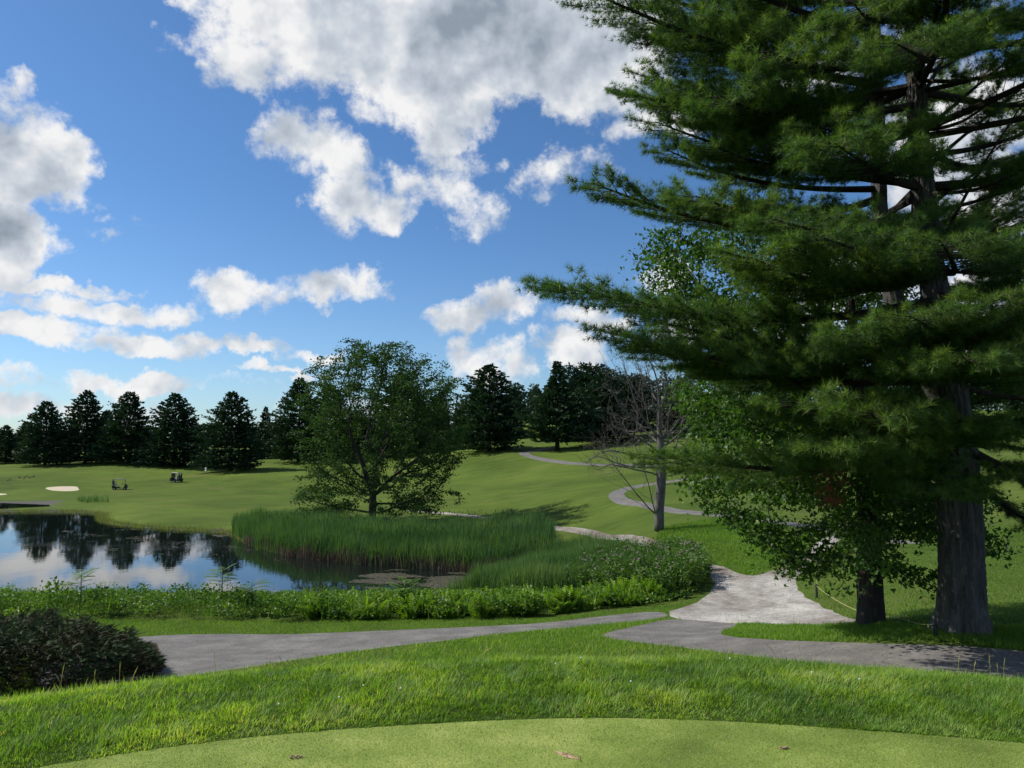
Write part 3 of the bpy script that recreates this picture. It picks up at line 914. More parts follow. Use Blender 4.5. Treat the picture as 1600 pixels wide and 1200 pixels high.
# divots in the tee turf
def divot(px, py, L, W, rz, label):
    p = project_flat([(px, py)], 7.4)[0]
    S = Soup()
    n = 26
    for ring, (k, z) in enumerate(((1.0, 0.003), (0.6, 0.009), (0.0, 0.012))): pass
    a = np.linspace(0, 2 * np.pi, n, endpoint=False)
    base = np.stack([np.cos(a) * L, np.sin(a) * W], -1) * (1 + RNG.normal(0, 0.16, (n, 1)))
    V = np.concatenate([np.column_stack([base, np.full(n, 0.002)]), np.column_stack([base * 0.6, RNG.uniform(0.004, 0.010, n)]), [[0, 0, 0.007]]])
    T = []
    for j in range(n):
        j2 = (j + 1) % n
        T += [(j, j2, n + j2), (j, n + j2, n + j), (n + j, n + j2, 2 * n)]
    S.add(V, T)
    for _ in range(14):
        q = RNG.normal(0, 1, 2) * (L * .6, W * .6)
        ball(S, (q[0], q[1], 0.008), RNG.uniform(.003, .007), 3, 5)
    o = obj('divot', S.mesh('divot', [M['divot']]), loc=(p[0], p[1], 7.4)); o.rotation_euler = (0, 0, rz)
    tag(o, label, 'divot', 'divots in the tee turf')
M['divot'] = simple_mat('sandy divot soil', (0.30, 0.22, 0.13), 0.9, noise=0.5, scale=60)
divot(886, 1181, 0.07, 0.022, -0.7, 'largest sandy divot in the tee turf, near the bottom middle')
divot(462, 1184, 0.03, 0.018, 0.2, 'small tan divot in the tee turf, leftmost of the three')
divot(1225, 1170, 0.025, 0.010, 0.1, 'small dark divot in the tee turf, rightmost of the three')

# ------------------------------------------------------------------ cattails
S = Soup()
def reeds(poly_px, n, hgt, w, tmean, m=0, flat=False):
    poly = project_flat(poly_px) if flat else hits(poly_px, 30)
    q = scatter_poly(poly, n)
    c1 = 0.5 + 0.5 * vnoise(q[:, 0], q[:, 1], 5, 41); c2 = 0.5 + 0.5 * vnoise(q[:, 0], q[:, 1], 9, 42)
    P_ = put_on(q); P_[:, 2] = np.maximum(P_[:, 2], -0.25)
    blades(S, P_, hgt * (0.62 + 0.55 * c1) * RNG.uniform(0.6, 1.2, len(q)) ** .8, RNG.uniform(0.7, 1.3, len(q)) * w, 0.16, 0.7, m=m,
           tint=np.clip(tmean + 0.7 * (c2 - 0.5) + 0.3 * (c1 - .5) + RNG.normal(0, 0.17, len(q)), 0, 1), segs=2)
reeds([(363, 836), (400, 858), (450, 873), (560, 886), (660, 893), (770, 897), (830, 880), (868, 856), (850, 834), (800, 826), (765, 836), (700, 843), (600, 836), (480, 826), (400, 822), (365, 826)], 46000, 2.15, 0.05, 0.40)
reeds([(735, 925), (755, 908), (790, 896), (830, 880), (870, 860), (930, 864), (1000, 874), (1055, 886), (1050, 908), (1000, 922), (850, 932)], 26000, 1.45, 0.034, 0.50)
reeds([(560, 886), (660, 893), (790, 898), (800, 890), (660, 884), (560, 878), (450, 866), (400, 852), (380, 850), (450, 875)], 7000, 1.15, 0.04, 0.55, m=1)
reeds([(690, 932), (740, 925), (760, 915), (720, 922)], 500, .9, 0.03, 0.5)
reeds([(118, 782), (150, 781.5), (172, 785), (130, 786)], 260, 1.2, 0.05, 0.4)
q = scatter_poly(hits([(400, 845), (650, 880), (780, 885), (860, 850), (800, 825), (400, 825)], 30), 500)
for p in put_on(q)[:420]:
    tube(S, [p + (0, 0, 1.75), p + (0, 0, 1.8), p + (0, 0, 1.98), p + (0, 0, 2.0)], [.008, .022, .022, .008], 5, m=1, tint=0.05)
tag(obj('cattail_reeds', S.mesh('cattail_reeds', [M['reed'], M['reed_dry']])), 'tall green cattail reeds with brown bases along the pond', 'reeds', kind='stuff')

# ------------------------------------------------------------------ floating weed
S = Soup()
def pads(poly_px, n, r0, dens_seed, thr):
    q = scatter_poly(project_flat(poly_px), n)
    pp_ = project_flat(poly_px)
    ed = smoothstep(0, 2.5, dist_poly(q[:, 0], q[:, 1], pp_))
    q = q[vnoise(q[:, 0] * .5, q[:, 1], 3.0, dens_seed) + .25 * vnoise(q[:, 0] * .6, q[:, 1], .9, dens_seed + 5) + RNG.normal(0, .10, len(q)) - .8 * (1 - ed) > thr]
    k = 7
    a = np.linspace(0, 2 * np.pi, k, endpoint=False)
    tv = np.concatenate([[[0, 0, 0]], np.column_stack([np.cos(a), np.sin(a), np.zeros(k)])]); tf = np.array([(0, 1 + i, 1 + (i + 1) % k) for i in range(k)])
    O = np.column_stack([q, RNG.uniform(0.004, 0.016, len(q))])
    stamp(S, tv, tf, O, frames(np.tile([[0, 0, 1.0]], (len(q), 1)) + RNG.normal(0, .02, (len(q), 3))), RNG.uniform(.5, 1.3, len(q)) * r0, tint=RNG.uniform(0, 1, len(q)))
pads([(560, 888), (700, 893), (795, 895), (770, 908), (740, 920), (560, 925), (530, 905)], 22000, 0.085, 51, -0.16)
pads([(100, 812), (360, 838), (480, 872), (560, 890), (400, 885), (180, 870), (60, 840)], 9000, 0.08, 52, 0.38)
pads([(150, 818), (210, 826), (365, 835), (380, 850), (300, 836), (180, 827)], 4000, 0.12, 53, -0.1)
tag(obj('pond_weed', S.mesh('pond_weed', [M['lily']])), 'brown floating weed on the pond before the cattails', 'pond weed', kind='stuff')

# ------------------------------------------------------------------ undergrowth belt along the pond
leafd_v = np.array([(0, 0, 0), (0.28, -0.06, 0.42), (0, 0.0, 1.0), (-0.28, -0.06, 0.42)], float)
leafd_f = np.array([(0, 1, 2), (0, 2, 3)])
def fern_tpl():
    S_ = Soup()
    n = 12
    for i in range(n):
        t = (i + 1) / (n + 1)
        c = np.array((0, 0.42 * t * t, t))
        w = 0.26 * math.sin(math.pi * min(1, t * 0.85 + 0.15)) ** 0.8
        for s in (-1, 1):
            S_.add([c, c + (s * w, 0.05, 0.06), c + (s * w * 0.5, -0.02, 0.10 + 0.02), ], [(0, 1, 2)])
    S_.add([(0.012, 0, 0), (-0.012, 0, 0), (0, .42, 1)], [(0, 1, 2)])
    return np.concatenate(S_.V), np.concatenate(S_.T)
fern_v, fern_f = fern_tpl()

def belt_points(n):
    poly = hits([(-300, 968), (0, 969), (300, 969), (600, 970), (760, 968), (900, 957), (1010, 946), (1085, 927), (1108, 905), (1090, 888), (1030, 880), (980, 900), (860, 915), (740, 928), (-300, 940)], 12)
    return scatter_poly(poly, n), poly
q, belt_poly = belt_points(3000)
S = Soup()
hmap = lambda x, y: 0.95 + 0.75 * vnoise(x, y, 3.2, 61) + 0.75 * vnoise(x, y, 1.1, 62)
d_edge = dist_poly(q[:, 0], q[:, 1], belt_poly)
ht = np.clip(hmap(q[:, 0], q[:, 1]), 0.35, 1.7) * (0.55 + 0.45 * smoothstep(0, 0.8, d_edge)) + 0.45 * smoothstep(9, 14, q[:, 0])
def cap_height(xy, h):
    # the bank plants get lower towards the water's edge
    cap = 9 - 0.1925 * xy[:, 1] - H(xy[:, 0], xy[:, 1]) + 0.42 * vnoise(xy[:, 0], xy[:, 1], 2.0, 64) + 0.30 * vnoise(xy[:, 0], xy[:, 1], .9, 65)
    for bx_, by_, br_, bh_ in ((-18.8, 34, 2.0, .75), (-12.8, 34, 1.8, .7), (-15.5, 34.5, 1.5, .3), (-6, 34, 1.6, .35), (-1.5, 34, 1.8, .3), (3, 33.5, 1.8, .35), (-23, 34, 2.2, .3)):
        cap = cap + bh_ * np.exp(-((xy[:, 0] - bx_) ** 2 + (xy[:, 1] - by_) ** 2) / br_ ** 2)
    cap = np.where(xy[:, 0] > 7, cap + 5 * smoothstep(7, 11, xy[:, 0]), cap)
    return np.minimum(h, np.maximum(cap, .22))
ht = cap_height(q, ht)
allC, allN, allS, allT = [], [], [], []
tn = 0.40 + 0.65 * vnoise(q[:, 0], q[:, 1], 1.9, 63)
lsz = np.clip(1 + .9 * vnoise(q[:, 0], q[:, 1], 1.6, 66), .55, 1.7)
for (x, y), hgt, tt, ls in zip(q, ht, tn, lsz):
    k = 46
    t = RNG.uniform(0.15, 1.0, k) ** 0.7
    sp = 0.36
    c = np.column_stack([x + RNG.normal(0, sp, k) * (1.05 - 0.5 * t), y + RNG.normal(0, sp, k) * (1.05 - 0.5 * t), hgt * t])
    allC.append(c)
    nz = np.column_stack([RNG.normal(0, 1, k), RNG.normal(0, 1, k) - 0.4, RNG.uniform(0.1, 1.2, k)])
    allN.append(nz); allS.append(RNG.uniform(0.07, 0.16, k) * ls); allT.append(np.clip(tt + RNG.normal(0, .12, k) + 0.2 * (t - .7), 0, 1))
C = np.concatenate(allC); C[:, 2] += H(C[:, 0], C[:, 1])
stamp(S, leafd_v, leafd_f, C, frames(np.concatenate(allN)), np.concatenate(allS), 0, np.concatenate(allT))
# wispy stems poking out of the top
qq, _ = belt_points(5000)
P_ = put_on(qq)
blades(S, P_, cap_height(qq, np.clip(hmap(qq[:, 0], qq[:, 1]), .4, 1.7)) * RNG.uniform(0.8, 1.45, len(qq)), 0.022, 0.2, 0.6, tint=RNG.uniform(.3, .9, len(qq)), segs=2)
tag(obj('undergrowth', S.mesh('undergrowth', [M['shrub']])), 'mixed leafy undergrowth in a belt between lawn and pond', 'undergrowth', kind='stuff')

# ferns along the front of the belt
S = Soup()
fp = scatter_poly(hits([(480, 968), (600, 969.5), (760, 967), (900, 956), (1010, 945), (1060, 934), (1000, 935), (850, 948), (640, 955), (480, 957)], 12), 620)
O, Zd, Ss, Tt = [], [], [], []
fp = fp[vnoise(fp[:, 0], fp[:, 1], 2.2, 82) + RNG.normal(0, .15, len(fp)) > -.12]
for (x, y) in fp:
    k = 8
    a = RNG.uniform(0, 6.28, k)
    O.append(np.tile([[x, y, 0]], (k, 1))); Zd.append(np.column_stack([np.cos(a) * .55, np.sin(a) * .55, np.ones(k)]))
    Ss.append(np.minimum(1.0, RNG.uniform(0.45, .85, k) * (1 + .4 * math.sin(x * 2.1) * math.sin(x * .9 + y * 2) + RNG.normal(0, .15)))); Tt.append(np.clip(RNG.normal(.55, .12, k) + RNG.normal(0, .15), 0, 1))
O = np.concatenate(O); O[:, 2] = H(O[:, 0], O[:, 1]); Zd = np.concatenate(Zd)
sp_ = np.arctan2(Zd[:, 1], Zd[:, 0])
stamp(S, fern_v, fern_f, O, frames(Zd), np.concatenate(Ss), 0, np.concatenate(Tt))
tag(obj('ferns', S.mesh('ferns', [M['fern']])), 'yellow green ferns along the front of the pond undergrowth', 'ferns', kind='stuff')

# pink flowering weeds at the right end of the belt
S = Soup()
fq = np.concatenate([scatter_poly(hits([(990, 900), (1040, 880), (1085, 882), (1108, 905), (1098, 922), (1040, 938), (990, 935)], 12), 850),
                     scatter_poly(hits([(880, 930), (900, 900), (960, 880), (1060, 872), (1095, 884), (1040, 905), (960, 935)], 12), 800)])
P_ = put_on(fq)
hf = RNG.uniform(.75, 1.5, len(fq)) * (1 + .25 * vnoise(fq[:, 0], fq[:, 1], 2.5, 81))
for p, hgt in zip(P_, hf):
    tip = p + np.array((RNG.normal(0, .12), RNG.normal(0, .12), hgt))
    tube(S, [p, (p + tip) / 2 + (0.02, 0, 0), tip], [.010, .008, .005], 3, m=0, tint=.4, cap=False)
    k = 26
    t = RNG.uniform(.15, .95, k)
    C = p + (tip - p) * t[:, None]
    stamp(S, leafd_v * (0.7, 1, 1), leafd_f, C, frames(np.column_stack([RNG.normal(0, 1, k), RNG.normal(0, 1, k), RNG.uniform(.2, .8, k)])), RNG.uniform(.12, .24, k), 0, RNG.uniform(.1, .7, k))
    if RNG.uniform() < 0.13:
        for _ in range(3):
            ball(S, tip + RNG.normal(0, .05, 3), RNG.uniform(.03, .055), 3, 5, m=1, sc_=(1, 1, .5))
tag(obj('flowering_weeds', S.mesh('flowering_weeds', [M['shrub'], M['flower']])), 'tall weeds with dusty pink flower heads beside the gravel junction', 'wildflowers', kind='stuff')

# sumac plants: pinnate leaves fanned from a stem
def sumac(px, py, depth, hgt, label, n_leaf=12, flop=0.2):
    x, y, z = zfrom(px, py, depth)
    z = float(H(np.array([x]), np.array([y]))[0])
    root = empty('sumac_plant', (x, y, z))
    tag(root, label, 'plant', 'sumacs rising from the pond undergrowth')
    S = Soup()
    tube(S, [(0, 0, -.05), (.03, 0, hgt * .5), (0, .02, hgt * .93)], [.03, .022, .012], 6)
    st = obj('stem', S.mesh('stem', [M['bark_maple']]), root)
    for i in range(n_leaf):
        S = Soup()
        a = i * 2.4 + RNG.normal(0, .2); L = RNG.uniform(.7, 1.05)
        el_ = RNG.uniform(.15, .9)
        d = np.array((math.cos(a) * math.cos(el_), math.sin(a) * math.cos(el_), math.sin(el_)))
        b = np.array((0, 0, hgt * RNG.uniform(.6, .93)))
        side = unit(np.cross(d, (0, 0, 1)))
        npair = 9
        pts = [b + d * L * t + np.array((0, 0, -.28 * L * t * t)) for t in np.linspace(0, 1, 6)]
        tube(S, pts, np.linspace(.007, .003, 6), 3, cap=False, tint=.6)
        for j in range(npair):
            t = .2 + .8 * j / npair
            c = b + d * L * t + np.array((0, 0, -.28 * L * t * t))
            for s in (-1, 1):
                ld = unit(side * s + d * .45 + np.array((0, 0, -.25)))
                w = unit(np.cross(ld, (0, 0, 1))) * .042
                ll = .24 * math.sin(math.pi * (0.25 + .7 * j / npair))
                S.add([c, c + ld * ll * .5 + w, c + ld * ll, c + ld * ll * .5 - w], [(0, 1, 2), (0, 2, 3)], 0, .55 + .2 * RNG.uniform())
        obj('frond', S.mesh('frond', [M['shrub']]), root)
sumac(345, 960, 34.0, 1.95, 'tallest sumac with feathery fanned leaves rising before the pond', 16)
sumac(124, 960, 34.0, 1.85, 'pale sumac rising above the undergrowth at the left of the pond', 14)
sumac(392, 962, 33.6, 1.4, 'small drooping sumac just beside the tallest one', 10)
sumac(632, 962, 33.5, 1.35, 'low sumac poking out of the belt below the cattails', 10)

# ------------------------------------------------------------------ juniper at the left
def juniper(cx, cy, rx, ry, hz, n, label):
    z0 = float(H(np.array([cx]), np.array([cy]))[0])
    root = empty('juniper_shrub', (cx, cy, z0))
    tag(root, label, 'shrub', 'spreading junipers by the left path')
    S = Soup(); W = Soup()
    a = RNG.uniform(0, 6.28, n); rr_ = RNG.uniform(0, 1, n) ** .5
    x = np.cos(a) * rr_ * rx; y = np.sin(a) * rr_ * ry
    gz = H(x + cx, y + cy) - z0
    dome = np.sqrt(np.clip(1 - rr_ ** 2.6, 0, 1)) * hz * (0.86 + 0.30 * vnoise(x + cx, y + cy, 1.7, 71) + .28 * vnoise(x + cx, y + cy, .7, 72)) + 0.12
    t = RNG.uniform(0, 1, n) ** .35
    z = gz + dome * t
    # each spray: a short arching shoot with scale-like facets
    out = unit(np.column_stack([x / rx, y / ry, np.full(n, .22)]) + RNG.normal(0, .5, (n, 3)) * (1, 1, .6))
    k = 7
    tpl = []
    tf = []
    for i in range(k):
        tt = (i + 1) / k
        for s in (-1, 1):
            b = len(tpl)
            tpl += [(0, 0, tt * .8 - .1), (s * .20 * (1.15 - tt), .04, tt * .8 + .10), (s * .02, .0, tt * .8 + .06)]
            tf.append((b, b + 1, b + 2))
    b = len(tpl); tpl += [(.03, 0, 0), (-.03, 0, 0), (0, 0, 1.05)]; tf.append((b, b + 1, b + 2))
    patch = .5 + .5 * vnoise(x + cx, y + cy, 1.7, 73)
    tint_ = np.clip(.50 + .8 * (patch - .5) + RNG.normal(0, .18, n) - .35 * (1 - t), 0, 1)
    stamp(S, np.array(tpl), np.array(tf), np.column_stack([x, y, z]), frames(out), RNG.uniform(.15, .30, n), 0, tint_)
    obj('foliage', S.mesh('foliage', [M['juniper']]), root)
    for i in range(40):
        aa_ = RNG.uniform(0, 6.28); e = RNG.uniform(.5, .85)
        ex, ey = math.cos(aa_) * rx * e, math.sin(aa_) * ry * e
        ez = float(H(np.array([ex + cx]), np.array([ey + cy]))[0]) - z0
        tube(W, [(0, 0, 0), (ex * .5, ey * .5, ez * .5 + hz * .5), (ex, ey, ez + hz * .5)], [.05, .035, .012], 5)
    obj('branches', W.mesh('branches', [M['bark_far']]), root)
juniper(-14.3, 20.6, 4.9, 3.4, 1.5, 25000, 'low spreading juniper with bronze and green sprays beside the left path')

# ------------------------------------------------------------------ trees: space colonisation
def colonise(start_pts, attractors, step, kill, infl, iters=140, up=0.05):
    nodes = [np.array(p, float) for p in start_pts]
    par = [-1] + list(range(len(start_pts) - 1))
    A = attractors.copy()
    for _ in range(iters):
        if len(A) == 0: break
        Nn = np.array(nodes)
        d = np.linalg.norm(A[:, None] - Nn[None], axis=-1)
        near = d.argmin(1); dm = d.min(1)
        act = dm < infl
        if not act.any():
            act = dm < dm.min() * 1.15
        new = []
        for k in np.unique(near[act]):
            v = unit(A[act & (near == k)] - Nn[k]).sum(0)
            v = unit(v + np.array((0, 0, up)) + RNG.normal(0, .12, 3))
            p = Nn[k] + v * step
            if np.min(np.linalg.norm(Nn - p, axis=1)) < step * .35: continue
            new.append((k, p))
        if not new: break
        for k, p in new:
            par.append(int(k)); nodes.append(p)
        Nn = np.array(nodes[-len(new):])
        d = np.linalg.norm(A[:, None] - Nn[None], axis=-1).min(1)
        A = A[d > kill]
    nodes = np.array(nodes); par = np.array(par)
    return nodes, par

def radii(nodes, par, tip, expo=2.3, rmax=None):
    n = len(nodes)
    r = np.zeros(n); acc_ = np.zeros(n)
    kids = np.bincount(par[par >= 0], minlength=n)
    for i in range(n - 1, -1, -1):
        r[i] = tip if kids[i] == 0 else acc_[i] ** (1 / expo)
        if par[i] >= 0: acc_[par[i]] += r[i] ** expo
    if rmax is not None:
        k = math.log(rmax / tip) / math.log(max(r[0] / tip, 1.01))
        r = tip * (r / tip) ** k
    return r, kids

def skeleton(S, nodes, par, r, kids, m=0, sides=(5, 8)):
    n = len(nodes)
    children = [[] for _ in range(n)]
    for i, p in enumerate(par):
        if p >= 0: children[p].append(i)
    stack = [(0, None)]
    while stack:
        s, prev = stack.pop()
        chain = [s] if prev is None else [prev, s]
        cur = s
        while children[cur]:
            ch = sorted(children[cur], key=lambda c: -r[c])
            for c in ch[1:]:
                stack.append((c, cur))
            cur = ch[0]; chain.append(cur)
        rad_ = r[chain].copy()
        if prev is not None: rad_[0] = min(rad_[0], rad_[1] * 1.25)
        if len(chain) > 1:
            tube(S, nodes[chain], rad_, sides[1] if rad_.max() > 0.05 else sides[0], m)

def envelope(n, fn, lo, hi):
    out = np.empty((0, 3))
    while len(out) < n:
        q = RNG.uniform(lo, hi, (n * 3, 3))
        out = np.concatenate([out, q[fn(q)]])
    return out[:n]

def ground_at(x, y):
    return float(H(np.array([float(x)]), np.array([float(y)]))[0])

# the spreading tree among the cattails
def build_pond_tree():
    x, y, _ = zfrom(582, 815, 84)
    z = ground_at(x, y)
    root = empty('shade_tree', (x, y, z))
    tag(root, 'broad leafy tree with layered open crown standing in the cattails', 'tree')
    s = 84 / F                                     # metres per photo pixel there
    blobs = [  # pixel offsets from trunk foot (right, up), radii, weight
        (0, 245, 48, 30), (40, 235, 45, 30), (-55, 215, 45, 32), (95, 205, 32, 22), (120, 215, 18, 12), (60, 190, 55, 30), (-10, 200, 50, 26), (-85, 165, 30, 22), (-30, 160, 55, 26), (90, 150, 42, 32),
        (40, 140, 60, 30), (-75, 125, 38, 24), (105, 110, 35, 28), (0, 105, 60, 26), (-60, 85, 48, 22), (70, 75, 50, 22), (-90, 50, 24, 18), (-50, 45, 46, 20), (60, 35, 45, 16), (-95, 12, 28, 10), (-65, 15, 38, 14),
        (85, 30, 26, 16), (112, 85, 16, 14), (60, 20, 38, 10), (-10, 60, 50, 18), (22, 268, 28, 12), (-30, 258, 26, 14)]
    A = []
    for bx, bz, rx, rz in blobs:
        k = int(rx * rz / 13) + 16
        q = RNG.normal(0, .55, (k, 3))
        A.append(np.column_stack([bx + q[:, 0] * rx, RNG.normal(0, .55, k) * (rx + 35), bz + q[:, 2] * rz]) * s)
    A = np.concatenate(A); A = A[A[:, 2] > 0.5]
    st = [(0, 0, 0), (0, 0, 1.0), (0, 0, 2.0), (0.0, 0, 3.0)]
    nodes, par = colonise(st, A, 0.5, 0.85, 4.5)
    r_, kids = radii(nodes, par, 0.022, 2.2, 0.42)
    T_ = Soup(); skeleton(T_, nodes, par, r_, kids, sides=(4, 9))
    obj('trunk', T_.mesh('trunk', [M['bark_maple']], True), root)
    L_ = Soup()
    tips = nodes[(r_ < 0.06)]
    k = max(12, int(58000 / len(tips)))
    C = np.repeat(tips, k, 0) + RNG.normal(0, 1, (len(tips) * k, 3)) * (.36, .36, .12)
    Nz = np.column_stack([RNG.normal(0, 1, len(C)), RNG.normal(0, 1, len(C)), RNG.normal(0, .5, len(C))])
    stamp(L_, leafd_v * (1.1, 1, 1), leafd_f, C, frames(Nz), RNG.uniform(.16, .34, len(C)), 0, np.clip(RNG.normal(.5, .2, len(C)), 0, 1))
    obj('crown', L_.mesh('crown', [M['locust_leaf']]), root)
    return len(C)
print('pond tree leaves', build_pond_tree())

# the leafless tree left of the maple
def build_bare_tree():
    x, y, _ = zfrom(1030, 829, 55)
    z = ground_at(x, y)
    root = empty('bare_tree', (x, y, z))
    tag(root, 'leafless grey tree with forked low limb standing on the lawn', 'tree')
    s = 55 / F
    A = []
    for bx, bz, rx, rz, k in [(15, 240, 40, 40, 130), (-15, 215, 40, 40, 130), (30, 190, 35, 45, 120), (-40, 165, 40, 30, 110), (-65, 115, 40, 25, 100), (-95, 100, 26, 18, 35), (60, 200, 30, 40, 90), (40, 110, 30, 30, 60),
                              (-30, 270, 30, 25, 70), (-60, 235, 25, 25, 50), (-85, 130, 30, 14, 30), (10, 140, 40, 30, 60)]:
        q = RNG.normal(0, .6, (k, 3))
        A.append(np.column_stack([bx + q[:, 0] * rx, q[:, 1] * (rx + 15), bz + q[:, 2] * rz]) * s)
    A = np.concatenate(A)
    st = [(0, 0, 0), (0, 0, .5), (0, 0, 1.0), (.02, 0, 1.5), (.05, 0, 2.0), (.12, 0, 2.6), (.16, 0, 3.2), (.2, 0, 3.8), (.22, 0, 4.4), (.22, 0, 5.0), (.2, 0, 5.6)]
    nodes, par = colonise(st, A, 0.28, 0.40, 3.0, 180, .38)
    # low forked limb sweeping left
    base = 2
    nn = list(nodes); pp = list(par)
    for path in ([(-.35, 0, 1.25), (-.8, .1, 1.7), (-1.3, .1, 2.3), (-1.9, 0, 3.0), (-2.6, -.1, 3.9), (-3.3, -.1, 4.8), (-3.9, 0, 5.5)], [(-.3, -.2, 1.3), (-.55, -.3, 2.2), (-.75, -.4, 3.2), (-1.1, -.5, 4.3), (-1.5, -.5, 5.4), (-1.8, -.5, 6.3)]):
        cur = base
        for p in path:
            nn.append(np.array(p)); pp.append(cur); cur = len(nn) - 1
            if len(nn) % 2:
                for sgn in (-1, 1):
                    c2 = cur; v = np.array((-.25 + .3 * sgn, .3 * sgn, .35)); q = np.array(p)
                    for _ in range(4):
                        q = q + v * RNG.uniform(.7, 1.2) + RNG.normal(0, .06, 3); nn.append(q.copy()); pp.append(c2); c2 = len(nn) - 1
    nodes = np.array(nn); par = np.array(pp)
    # fine twigs
    r0, kids0 = radii(nodes, par, 0.012, 2.2, 0.34)
    nn = list(nodes); pp = list(par)
    for i in np.nonzero((r0 < 0.05))[0]:
        for _ in range(2 if kids0[i] == 0 else 1):
            par_dir = unit(nodes[i] - nodes[par[i]]) if par[i] >= 0 else np.array((0, 0, 1.))
            v = unit(par_dir + RNG.normal(0, .55, 3) + (0, 0, .2)) * .3
            q = nodes[i].copy(); c2 = i
            for _ in range(3):
                q = q + v + RNG.normal(0, .05, 3); nn.append(q.copy()); pp.append(c2); c2 = len(nn) - 1
    nodes = np.array(nn); par = np.array(pp)
    r_, kids = radii(nodes, par, 0.006, 2.0, 0.36)
    T_ = Soup(); skeleton(T_, nodes, par, r_, kids, sides=(3, 9))
    obj('trunk', T_.mesh('trunk', [M['bark_grey']], True), root)
build_bare_tree()

# detailed bark-relief trunk
def trunk_mesh(S, pts, rad, sides=72, step=0.06, relief=0.03, flare=0.0, seed=1, m=0):
    pts = np.array(pts, float)
    seg = np.linalg.norm(np.diff(pts, axis=0), axis=1); L = np.concatenate([[0], np.cumsum(seg)])
    n = int(L[-1] / step)
    t = np.linspace(0, L[-1], n)
    c = np.column_stack([np.interp(t, L, pts[:, i]) for i in range(3)])
    for _ in range(20): c[1:-1] = .5 * c[1:-1] + .25 * c[:-2] + .25 * c[2:]
    r_ = np.interp(t, L, rad)
    an = np.linspace(0, 2 * np.pi, sides, endpoint=False)
    AN, TT = np.meshgrid(an, t)
    g = np.random.default_rng(seed)
    rel = np.zeros_like(AN)
    ph = np.zeros_like(AN)
    for k in range(5):
        ph += g.uniform(.25, .6) * np.sin(TT * g.uniform(1.0, 5.0) + AN * g.integers(1, 4) + g.uniform(0, 6))
    rid = np.abs(np.sin(AN * 9 + ph * 1.6)) * np.abs(np.sin(AN * 15 - ph * 1.3 + TT * .8)) ** .5
    cross_ = .25 * np.abs(np.sin(TT * 9 + 3 * np.sin(AN * 5) + 2 * ph))
    rel = (rid - cross_) * relief + g.normal(0, relief * .12, AN.shape)
    fl = flare * np.exp(-TT / 0.45) * (1 + .45 * np.sin(AN * 5 + 1.3) + .25 * np.sin(AN * 3))
    Rr = r_[:, None] * (1 + fl + .03 * np.sin(AN * 2 + TT)) + rel
    V = c[:, None, :] + np.stack([np.cos(AN) * Rr, np.sin(AN) * Rr, np.zeros_like(Rr)], -1)
    i = np.arange(n - 1)[:, None] * sides; j = np.arange(sides)[None]; j2 = (j + 1) % sides
    T = np.concatenate([np.stack([i + j, i + j2, i + sides + j2], -1).reshape(-1, 3), np.stack([i + j, i + sides + j2, i + sides + j], -1).reshape(-1, 3)])
    S.add(V.reshape(-1, 3), T, m)

